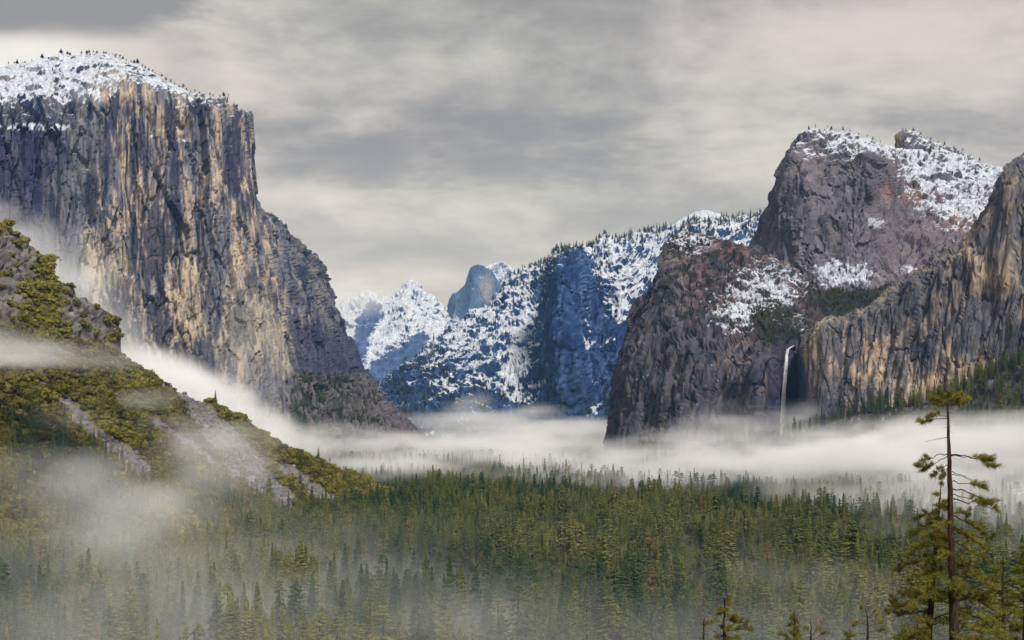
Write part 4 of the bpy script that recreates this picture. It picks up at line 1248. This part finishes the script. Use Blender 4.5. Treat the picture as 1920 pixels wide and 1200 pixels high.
def scatter_boulders():
    coll = bpy.data.collections.new('boulder_kinds')
    m, N, out = new_mat('boulder')
    rnd = N.n('ShaderNodeObjectInfo').outputs['Random']
    principled(N, out, N.mix(rnd, (0.10, 0.095, 0.10, 1), (0.26, 0.245, 0.25, 1)), 0.9)
    rs = np.random.RandomState(4)
    for i in range(4):
        V = np.array([(sx, sy, sz) for sx in (-1, 1) for sy in (-1, 1) for sz in (-1, 1)], float) * rs.uniform(.35, .65, (8, 3)) + rs.normal(0, .08, (8, 3))
        F = [(0, 1, 3), (0, 3, 2), (4, 6, 7), (4, 7, 5), (0, 4, 5), (0, 5, 1), (2, 3, 7), (2, 7, 6), (0, 2, 6), (0, 6, 4), (1, 5, 7), (1, 7, 3)]
        coll.objects.link(bpy.data.objects.new('boulder_kind_%d' % i, tri_mesh('boulder', V, F, m)))
    def sm(px, py, q, f):
        sc, rock, w = hill_colour(q[None])
        return np.clip(sc[0] + 0.03, 0, 1) * (f < 0.7) * (py < 1000)
    q = grid_sample(HILL, 60000, 51, sm)
    n = len(q); s = rs.gamma(1.6, 0.9, n) + 0.8
    scatter_stuff('scree_boulders', q, np.stack([s, s, s * .8], -1), rs.uniform(0, 6.28, n), coll, rs.randint(0, 4, n), 'grey scree boulders lying in the hillside chutes', 'scree')
plant_high()
scatter_boulders()
plant_forest()
plant_slopes()
plant_rims()

# ------------------------------------------------------------------ near pines below the viewpoint
MAT_PINE = foliage_material('pine_needles', (0.17, 0.16, 0.035), (0.25, 0.225, 0.045), None, 0.3)
MAT_PINE_BRIGHT = foliage_material('young_pine_needles', (0.15, 0.165, 0.03), (0.20, 0.20, 0.035), None, 0.3)
MAT_PINE_BARK = bark_material('pine_bark', (0.012, 0.008, 0.006), (0.062, 0.034, 0.021))

def tube(V, Fc, pts, rad, n=6, rough=0.0, rnd=None):
    pts = [Vector(p) for p in pts]
    q0 = len(V)
    for i, p in enumerate(pts):
        d = (pts[min(i + 1, len(pts) - 1)] - pts[max(i - 1, 0)]).normalized()
        a = d.orthogonal().normalized()
        if i: 
            a = (prev - d * prev.dot(d)).normalized()
        prev = a
        b = d.cross(a)
        for k in range(n):
            t = 2 * math.pi * k / n
            rr = rad[i] * (1 + (rnd.uniform(-rough, rough) if rnd else 0))
            V.append(tuple(p + (a * math.cos(t) + b * math.sin(t)) * rr))
    for i in range(len(pts) - 1):
        for k in range(n):
            a, b = q0 + i * n + k, q0 + i * n + (k + 1) % n
            Fc += [(a, b, b + n), (a, b + n, a + n)]

def tuft(V, Fc, c, d, r, size, count):
    """a brush of long needles round a twig end"""
    for _ in range(count):
        v = Vector((r.gauss(0, 1), r.gauss(0, 1), r.gauss(0, 1) + 0.25)).normalized() + d * 0.7
        v = v.normalized() * size * r.uniform(.6, 1.1)
        s = v.orthogonal().normalized() * size * 0.05
        s.rotate(Matrix.Rotation(r.uniform(0, 6.28), 3, v))
        o = c + d * r.uniform(-.5, .2) * size
        q = len(V)
        V += [tuple(o - s), tuple(o + s), tuple(o + v)]
        Fc.append((q, q + 1, q + 2))

def bezier(p0, p1, p2, n):
    return [p0 * (1 - t) ** 2 + p1 * 2 * t * (1 - t) + p2 * t * t for t in [i / n for i in range(n + 1)]]

def pine_branch(parent, start, end, sag, r, needles, thick, mat, dens=1.0, leafy=(0.35, 1.0), size=0.40):
    start, end = Vector(start), Vector(end)
    L = (end - start).length
    mid = (start + end) / 2 + Vector((r.uniform(-.06, .06) * L, r.uniform(-.06, .06) * L, sag * L))
    path = bezier(start, mid, end, 8)
    path = [p + Vector((r.gauss(0, .012), r.gauss(0, .012), r.gauss(0, .02))) * L * (0 < i < 8) for i, p in enumerate(path)]
    V, Fc = [], []
    tube(V, Fc, path, [thick * (1 - 0.8 * i / 8) for i in range(9)], 5)
    NV, NF = [], []
    side = (end - start).normalized().cross(Vector((0, 0, 1))).normalized()
    nt = max(3, int(L * 3.6 * dens)) if needles else r.randrange(1, 4)
    for k in range(nt):
        t = leafy[0] + (leafy[1] - leafy[0]) * (k + r.random()) / nt
        i = min(int(t * 8), 7); f = t * 8 - i
        p = path[i].lerp(path[i + 1], f)
        d0 = (path[i + 1] - path[i]).normalized()
        sgn = 1 if k % 2 else -1
        tw = (d0 * r.uniform(.4, 1.0) + side * sgn * r.uniform(.3, 1.1) + Vector((0, 0, r.uniform(-.15, .55)))).normalized()
        tl = L * r.uniform(.10, .26) * (1.15 - 0.5 * t) + 0.15
        e = p + tw * tl + Vector((0, 0, r.uniform(-.02, .10)))
        m2 = (p + e) / 2 + Vector((0, 0, -0.08 * tl))
        tube(V, Fc, [p, m2, e], [thick * .30, thick * .2, thick * .10], 3)
        if needles:
            for u in (0.45, 0.75, 1.0):
                c = p.lerp(e, u) + Vector((r.gauss(0, .07), r.gauss(0, .07), r.gauss(0, .05)))
                tuft(NV, NF, c, tw, r, size * r.uniform(.75, 1.25), 24)
    if needles:
        for _ in range(3):
            tuft(NV, NF, end + Vector((r.gauss(0, .1), r.gauss(0, .1), r.gauss(0, .08))), (path[-1] - path[-2]).normalized(), r, size, 16)
    b = bpy.data.objects.new('branch', tri_mesh('branch', V, Fc, MAT_PINE_BARK)); COL.objects.link(b); b.parent = parent
    if needles:
        nd = bpy.data.objects.new('needles', tri_mesh('needles', NV, NF, mat)); COL.objects.link(nd); nd.parent = b

def near_pine(name, label, Y, trunk, widths, spec=(), rand=None, seed=1, mat=None, size=0.40, leader=True):
    """trunk: photo points from the ground up; spec: explicit limbs (x0,y0,x1,y1,sag,leafy,needles); rand: (y0,y1,count,reach0,reach1)"""
    r = random.Random(seed)
    mat = mat or MAT_PINE
    m = Y / FPX
    pts = [Vector(P(x, y, Y)) for x, y in trunk]
    base = Vector((pts[0].x - (trunk[1][0] - trunk[0][0]) * m * .5, Y, float(ground_z(pts[0].x, Y)) - 0.5))
    pts = [base] + pts
    wid = [widths[0] * 1.15] + list(widths)
    e = bpy.data.objects.new(name, None); COL.objects.link(e); e.location = base
    e.empty_display_size = 0.5
    loc = [p - base for p in pts]
    # finer trunk with slight wobble
    fine, rad = [], []
    for i in range(len(loc) - 1):
        for k in range(5):
            f = k / 5
            fine.append(loc[i].lerp(loc[i + 1], f) + Vector((r.gauss(0, .02), r.gauss(0, .02), 0)))
            rad.append((wid[i] + (wid[i + 1] - wid[i]) * f) * m / 2)
    fine.append(loc[-1]); rad.append(wid[-1] * m / 2)
    V, Fc = [], []
    tube(V, Fc, fine, rad, 9, 0.08, r)
    t = bpy.data.objects.new('trunk', tri_mesh('trunk', V, Fc, MAT_PINE_BARK)); COL.objects.link(t); t.parent = e
    zs = [p.z for p in fine]
    def at(z):
        for i in range(len(fine) - 1):
            if zs[i] <= z <= zs[i + 1]:
                return fine[i].lerp(fine[i + 1], (z - zs[i]) / (zs[i + 1] - zs[i] + 1e-9)), rad[i]
        return fine[-1], rad[-1]
    for x0, y0, x1, y1, sag, leafy, needles in spec:
        s, tr = at(Vector(P(x0, y0, Y)).z - base.z)
        end = Vector(P(x1, y1, Y)) - base
        L = (end - s).length
        end.y += r.uniform(-.35, .35) * L
        pine_branch(e, s, end, sag, r, needles, max(0.018, min(tr * .5, 0.012 * L + 0.015)), mat, 1.0, leafy, size)
    if rand:
        y0, y1, count, r0, r1, shape = rand
        for k in range(count):
            f = (k + r.random()) / count
            yy = y0 + (y1 - y0) * f
            s, tr = at((HY - yy) * m - base.z)
            reach = (r0 + (r1 - r0) * f ** shape) * m * r.uniform(.55, 1.08)
            a = r.uniform(0, 6.283)
            dz = reach * r.uniform(-.35, .12)
            end = s + Vector((math.cos(a) * reach, math.sin(a) * reach * .8, dz))
            pine_branch(e, s, end, r.uniform(.02, .16), r, True, max(0.014, min(tr * .45, 0.010 * reach + 0.015)), mat, 1.0, (0.25, 1.0), size)
    tag(e, label, 'tree')
    return e

def plant_near_pines():
    A, B = (0.3, 1.0), (0.55, 1.0)
    top = [(1778, 764, 1742, 746, .1, A, 1), (1778, 764, 1814, 748, .12, A, 1), (1777, 758, 1752, 757, .05, A, 1), (1777, 756, 1800, 740, .1, A, 1), (1777, 752, 1762, 737, .1, A, 1), (1777, 760, 1806, 760, .05, A, 1),
           (1776, 750, 1782, 735, .0, A, 1), (1777, 762, 1768, 750, .1, A, 1), (1777, 758, 1792, 750, .1, A, 1),
           (1777, 784, 1733, 792, .08, B, 1), (1777, 782, 1746, 780, .1, B, 1), (1778, 772, 1790, 776, 0, A, 0), (1777, 820, 1738, 829, .03, A, 0), (1778, 800, 1768, 803, 0, A, 0), (1779, 806, 1786, 812, 0, A, 0),
           (1778, 850, 1720, 873, .16, B, 1), (1778, 856, 1738, 884, .1, B, 1), (1778, 868, 1752, 893, .05, A, 1), (1779, 872, 1764, 905, .03, A, 1),
           (1782, 853, 1857, 873, .16, (0.55, 1.0), 1), (1782, 856, 1850, 862, .06, (0.72, 1.0), 1), (1782, 885, 1832, 905, .14, A, 0), (1783, 888, 1822, 900, .08, A, 0), (1783, 905, 1844, 915, .1, B, 1),
           (1783, 915, 1863, 955, .16, B, 1), (1783, 926, 1842, 946, .1, B, 1), (1783, 935, 1872, 958, .05, (0.7, 1.0), 0), (1782, 940, 1748, 962, .1, B, 1),
           (1784, 965, 1862, 1012, .12, A, 1), (1784, 985, 1850, 1030, .1, A, 1), (1785, 1010, 1846, 1052, .1, A, 1), (1785, 1035, 1838, 1075, .1, A, 1), (1786, 1060, 1862, 1100, .1, A, 1),
           (1786, 1085, 1856, 1130, .12, A, 1), (1787, 1110, 1872, 1150, .1, A, 1), (1788, 1140, 1880, 1190, .1, A, 1), (1786, 1070, 1722, 1100, .1, A, 1), (1786, 1100, 1700, 1135, .12, A, 1), (1788, 1150, 1690, 1190, .1, A, 1)]
    near_pine('tall_pine', 'tall flat topped pine with bare upper trunk standing at the right foreground', 116,
              [(1797, 1400), (1790, 1200), (1786, 1100), (1783, 1000), (1781, 900), (1779, 820), (1777, 765), (1776, 740)], [25, 19, 14.5, 11.5, 9, 6, 4, 2], top, (960, 1330, 42, 55, 120, 0.8), 4)
    near_pine('slender_pine', 'slender leaning pine tucked against the left of the tall pine', 121,
              [(1730, 1400), (1744, 1160), (1751, 1060), (1757, 1000), (1761, 950), (1764, 912)], [15, 12, 9, 6.5, 4, 1.5],
              [(1745, 1120, 1664, 1148, .1, A, 1), (1748, 1090, 1675, 1128, .1, A, 1), (1752, 1050, 1690, 1068, .1, A, 1), (1755, 1010, 1698, 1040, .1, A, 1), (1758, 980, 1710, 1000, .1, A, 1), (1760, 960, 1718, 972, .1, A, 1)],
              (925, 1260, 36, 18, 82, 0.7), 7)
    near_pine('edge_pine', 'yellow green young pine just right of the tall pine', 150,
              [(1884, 1330), (1882, 1200), (1881, 1100), (1880, 1042)], [13, 9, 5, 1.5], (), (1050, 1300, 46, 10, 62, 0.6), 11, MAT_PINE_BRIGHT)
    near_pine('corner_pine', 'yellow green pine cut by the right frame edge', 142,
              [(1922, 1330), (1922, 1200), (1924, 1090), (1925, 1012)], [14, 10, 6, 1.5], (), (1020, 1300, 54, 10, 66, 0.6), 12, MAT_PINE_BRIGHT)
    near_pine('small_pine', 'small dark bushy topped pine at the bottom edge right of centre', 112,
              [(1358, 1330), (1358, 1200), (1358, 1160), (1359, 1122), (1372, 1117)], [8, 6, 4.5, 2.5, 1], [(1358, 1166, 1328, 1170, .1, A, 1), (1358, 1180, 1400, 1168, .15, A, 1), (1358, 1150, 1382, 1160, .1, A, 1), (1358, 1185, 1408, 1182, .1, A, 1), (1358, 1196, 1330, 1182, .1, A, 0)],
              (1126, 1280, 26, 8, 48, 0.8), 15, size=0.30)
    near_pine('dead_snag', 'bare dead snag with broken top beside the small bushy pine', 112,
              [(1319, 1330), (1319, 1200), (1320, 1162)], [5, 4, 2.5],
              [(1319, 1172, 1306, 1162, .0, A, 0), (1319, 1176, 1330, 1161, .1, A, 0), (1319, 1188, 1309, 1184, 0, A, 0), (1319, 1190, 1328, 1188, 0, A, 0), (1319, 1198, 1300, 1196, .05, A, 0)], None, 16)
    near_pine('spire_pine', 'narrow spire shaped sapling pine at the bottom edge', 108,
              [(1490, 1330), (1490, 1200), (1490, 1170), (1490, 1142)], [5, 4, 2.5, 1], [(1490, 1200, 1462, 1188, .0, A, 1)], (1150, 1260, 24, 4, 22, 0.7), 17, size=0.26)
    near_pine('sparse_pine', 'sparse sapling pine with upturned limbs beside the spire sapling', 108,
              [(1520, 1330), (1520, 1200), (1520, 1163)], [5, 3.5, 1], [(1520, 1200, 1545, 1184, -.1, B, 1), (1520, 1192, 1535, 1178, -.1, B, 1), (1520, 1186, 1508, 1176, -.1, B, 1), (1520, 1210, 1498, 1196, -.1, B, 1)], None, 18, size=0.24)
    near_pine('tiny_pine', 'tiny dark sapling tip left of the open crowned pine', 108,
              [(1588, 1300), (1588, 1200), (1588, 1184)], [3.5, 2.5, 1], (), (1186, 1240, 10, 3, 9, 0.8), 19, size=0.22)
    near_pine('open_pine', 'open crowned small pine with spreading upturned limbs at the bottom edge', 112,
              [(1626, 1330), (1627, 1200), (1627, 1165), (1622, 1136)], [6, 5, 3, 1],
              [(1627, 1158, 1645, 1142, -.1, B, 1), (1627, 1160, 1646, 1154, .1, B, 1), (1627, 1172, 1600, 1168, .1, B, 1), (1627, 1176, 1652, 1166, .1, B, 1), (1627, 1186, 1656, 1182, .1, B, 1), (1627, 1190, 1596, 1192, .12, B, 1),
               (1626, 1150, 1617, 1140, 0, B, 1), (1627, 1166, 1602, 1172, .1, B, 1), (1627, 1196, 1650, 1198, .1, B, 0)], None, 20, size=0.26)
    near_pine('low_pine', 'dense low pine crown at the bottom edge left of the tall pine trunk', 100,
              [(1722, 1350), (1722, 1230), (1720, 1172)], [8, 5, 1.5], (), (1176, 1330, 34, 12, 60, 0.7), 22)
plant_near_pines()

# ------------------------------------------------------------------ air: even blue haze and drifting mist banks
def make_haze():
    m, N, out = new_mat('haze')
    v = N.n('ShaderNodeVolumePrincipled')
    v.inputs['Color'].default_value = (0.22, 0.48, 1.0, 1)
    v.inputs['Absorption Color'].default_value = (1, 1, 1, 1)
    v.inputs['Density'].default_value = HAZE_DENSITY
    v.inputs['Anisotropy'].default_value = 0.0
    N.put(out.inputs['Volume'], v.outputs[0])
    x, y0, y1, z0, z1 = 9500, -800, 19000, -260, 1850
    V = [(sx * x, yy, zz) for zz in (z0, z1) for (sx, yy) in ((-1, y0), (1, y0), (1, y1), (-1, y1))]
    F = [(0, 2, 1), (0, 3, 2), (4, 5, 6), (4, 6, 7), (0, 1, 5), (0, 5, 4), (1, 2, 6), (1, 6, 5), (2, 3, 7), (2, 7, 6), (3, 0, 4), (3, 4, 7)]
    o = bpy.data.objects.new('haze', tri_mesh('haze', V, F, m)); COL.objects.link(o)
    tag(o, 'thin blue haze filling the valley air', 'haze', kind='stuff')
HAZE_DENSITY = 1.7e-5
make_haze()

def mist_material():
    m, N, out = new_mat('mist')
    v = N.n('ShaderNodeVolumePrincipled')
    v.inputs['Color'].default_value = (0.995, 0.995, 0.995, 1)
    v.inputs['Density'].default_value = 0.001
    v.inputs['Anisotropy'].default_value = -0.3
    N.put(out.inputs['Volume'], v.outputs[0])
    m.cycles.volume_step_rate = 3.5
    return m
MAT_MIST = mist_material()

def mist(name, lo, hi, step, blobs, label, nscale=(1/260., 1/260., 1/70.), cut=(0.40, 0.68), fade=1.0, offset=(0, 0, 0), floor=0.0):
    """a bank of mist: soft ellipsoids (px, py, Y, half width px, half height px, half depth m, density) broken up by noise"""
    g = bpy.data.node_groups.new(name, 'GeometryNodeTree')
    g.interface.new_socket('Geometry', in_out='INPUT', socket_type='NodeSocketGeometry')
    g.interface.new_socket('Geometry', in_out='OUTPUT', socket_type='NodeSocketGeometry')
    N = NT(g)
    go = N.n('NodeGroupOutput'); N.n('NodeGroupInput')
    pos = N.n('GeometryNodeInputPosition').outputs[0]
    q = N.vmath('ADD', N.vmath('MULTIPLY', pos, nscale), offset)
    n = N.noise(q, 1.0, 5, 0.64, 0.9)
    nz = N.ramp(n, cut[0], cut[1], floor, 1.0)
    warp = N.n('ShaderNodeTexNoise'); N.put(warp.inputs['Vector'], N.vmath('MULTIPLY', pos, (1/420., 1/420., 1/160.)))
    warp.inputs['Scale'].default_value = 1.0; warp.inputs['Detail'].default_value = 2.0
    wv = N.vmath('MULTIPLY', N.vmath('SUBTRACT', warp.outputs['Color'], (0.5, 0.5, 0.5)), (200, 200, 95))
    pw = N.vmath('ADD', pos, wv)
    tot = None
    for px, py, Y, wx, wy, wd, dens in blobs:
        c = P(px, py, Y)
        r = (wx / FPX * Y, wd, wy / FPX * Y)
        d = N.vmath('DIVIDE', N.vmath('SUBTRACT', pw, c), r)
        l2 = N.vmath('DOT_PRODUCT', d, d)
        f = N.math('MULTIPLY', N.ramp(l2, 0.0, 1.6, 1.0, 0.0, 'SMOOTHSTEP'), dens)
        tot = f if tot is None else N.math('ADD', tot, f)
    dens = N.math('MULTIPLY', N.math('MULTIPLY', tot, nz), 1000.0)
    dens = N.math('MAXIMUM', N.math('SUBTRACT', dens, 0.012), 0.0)
    vc = N.n('GeometryNodeVolumeCube')
    N.put(vc.inputs['Density'], dens)
    vc.inputs['Min'].default_value = lo; vc.inputs['Max'].default_value = hi
    for k, nm in enumerate(('Resolution X', 'Resolution Y', 'Resolution Z')):
        vc.inputs[nm].default_value = max(2, int((hi[k] - lo[k]) / step[k]))
    sm = N.n('GeometryNodeSetMaterial'); sm.inputs['Material'].default_value = MAT_MIST
    N.put(sm.inputs['Geometry'], vc.outputs[0])
    N.put(go.inputs[0], sm.outputs[0])
    me = bpy.data.meshes.new(name)
    me.materials.append(MAT_MIST)
    o = bpy.data.objects.new(name, me); COL.objects.link(o)
    md = o.modifiers.new('mist', 'NODES'); md.node_group = g
    tag(o, label, 'mist', kind='stuff')
    return o

mist('valley_mist', (-1150, 450, -141), (1350, 4700, 110), (16, 20, 7), [
    # thick bank under the striped cliff and the fall
    (1900, 850, 2000, 260, 75, 260, 0.0085), (1720, 862, 2120, 240, 62, 240, 0.0075), (1560, 868, 2230, 200, 50, 240, 0.0060),
    (1420, 862, 2380, 200, 44, 260, 0.0055), (1280, 858, 2560, 190, 38, 280, 0.0050), (1400, 800, 2520, 70, 40, 110, 0.0022), (1470, 800, 2700, 60, 45, 90, 0.0045), (1330, 815, 2700, 90, 40, 120, 0.0025),
    (1800, 950, 1750, 260, 70, 260, 0.0042), (1870, 1010, 1300, 220, 90, 300, 0.0020), (1560, 920, 1950, 160, 40, 150, 0.0030), (1250, 900, 2250, 130, 30, 150, 0.0026), (930, 888, 2550, 260, 20, 180, 0.0026), (1120, 902, 2250, 200, 22, 150, 0.0022), (780, 890, 2550, 120, 16, 140, 0.0026),
    # bands across the middle
    (1080, 855, 3000, 240, 28, 350, 0.0040), (930, 838, 3700, 240, 26, 420, 0.0036), (1050, 820, 4100, 260, 24, 420, 0.0038),
    (690, 876, 2800, 150, 17, 220, 0.0060), (640, 822, 3500, 120, 26, 200, 0.0022), (740, 838, 3900, 120, 20, 250, 0.0026),
    ], 'thick white mist bank lying across the valley below the cliffs', nscale=(1/120., 1/170., 1/42.), cut=(0.40, 0.58), floor=0.05)

mist('foreground_mist', (-700, 340, -141), (750, 1750, -10), (10, 14, 6), [
    (300, 1130, 540, 560, 110, 170, 0.0014), (1000, 1170, 520, 560, 80, 160, 0.0011), (1550, 1130, 540, 420, 90, 160, 0.0010), (120, 1050, 700, 300, 80, 200, 0.0011), (250, 1120, 900, 440, 110, 300, 0.0010), (700, 1170, 780, 360, 80, 260, 0.0021), (560, 1080, 1050, 200, 80, 220, 0.0010), (1100, 1190, 760, 330, 80, 230, 0.0010),
    (1550, 1150, 800, 360, 100, 260, 0.0009), (150, 985, 1100, 220, 70, 160, 0.0026), (60, 900, 1150, 160, 60, 120, 0.0020), (360, 960, 1300, 170, 50, 140, 0.0020), (430, 900, 1430, 90, 30, 100, 0.0014),
    (960, 1060, 1200, 900, 90, 500, 0.00030),
    ], 'thin grey mist drifting through the near conifers', nscale=(1/110., 1/150., 1/60.), cut=(0.40, 0.66), floor=0.10, offset=(7.3, 1.1, 2.2))

mist('hillside_mist', (-1250, 1150, -130), (-240, 3150, 420), (11, 16, 10), [
    # between the crest and the monolith
    (255, 690, 2350, 75, 50, 200, 0.0055), (320, 715, 2400, 90, 60, 220, 0.0100), (390, 750, 2450, 90, 60, 220, 0.0110), (455, 800, 2500, 85, 46, 220, 0.0085),
    (530, 838, 2550, 90, 36, 200, 0.0070), (90, 500, 2350, 110, 70, 230, 0.0035), (170, 580, 2350, 90, 80, 220, 0.0022), (0, 430, 2350, 60, 50, 180, 0.0040), (230, 640, 2350, 60, 70, 200, 0.0020),
    # wisps drifting in front of the slope
    (50, 668, 1420, 125, 34, 80, 0.0110), (190, 672, 1500, 120, 26, 70, 0.0050), (10, 620, 1420, 60, 28, 60, 0.0025),
    (300, 870, 1500, 80, 26, 70, 0.0020), (430, 850, 1640, 85, 48, 80, 0.0075), (400, 900, 1520, 95, 34, 70, 0.0045), (500, 880, 1700, 70, 34, 70, 0.0040), (330, 800, 1700, 60, 22, 50, 0.0040), (230, 745, 1760, 90, 20, 50, 0.0035), (470, 830, 1850, 80, 26, 60, 0.0040), (250, 940, 1330, 120, 30, 60, 0.0030), (160, 800, 1500, 90, 22, 50, 0.0020), (120, 900, 1300, 120, 40, 60, 0.0025),
    ], 'bright mist rising between the hillside and the monolith', nscale=(1/120., 1/160., 1/75.), cut=(0.34, 0.62), offset=(1.3, 4.1, 0.2), floor=0.1)

mist('far_mist', (-1700, 4700, -150), (900, 8600, 800), (28, 45, 14), [
    (860, 790, 5200, 150, 16, 350, 0.0030), (1060, 800, 5200, 180, 16, 350, 0.0034), (880, 765, 5800, 40, 22, 160, 0.0030), (960, 778, 5700, 120, 12, 200, 0.0018),
    (1000, 770, 5700, 60, 10, 150, 0.0016), (640, 560, 8000, 90, 42, 350, 0.0016), (590, 610, 7800, 70, 60, 350, 0.0016), (700, 545, 8100, 60, 22, 300, 0.0010),
    ], 'pale mist and low cloud at the far head of the valley', nscale=(1/330., 1/420., 1/110.), cut=(0.34, 0.64), offset=(3.3, 0.7, 8.2), floor=0.1)
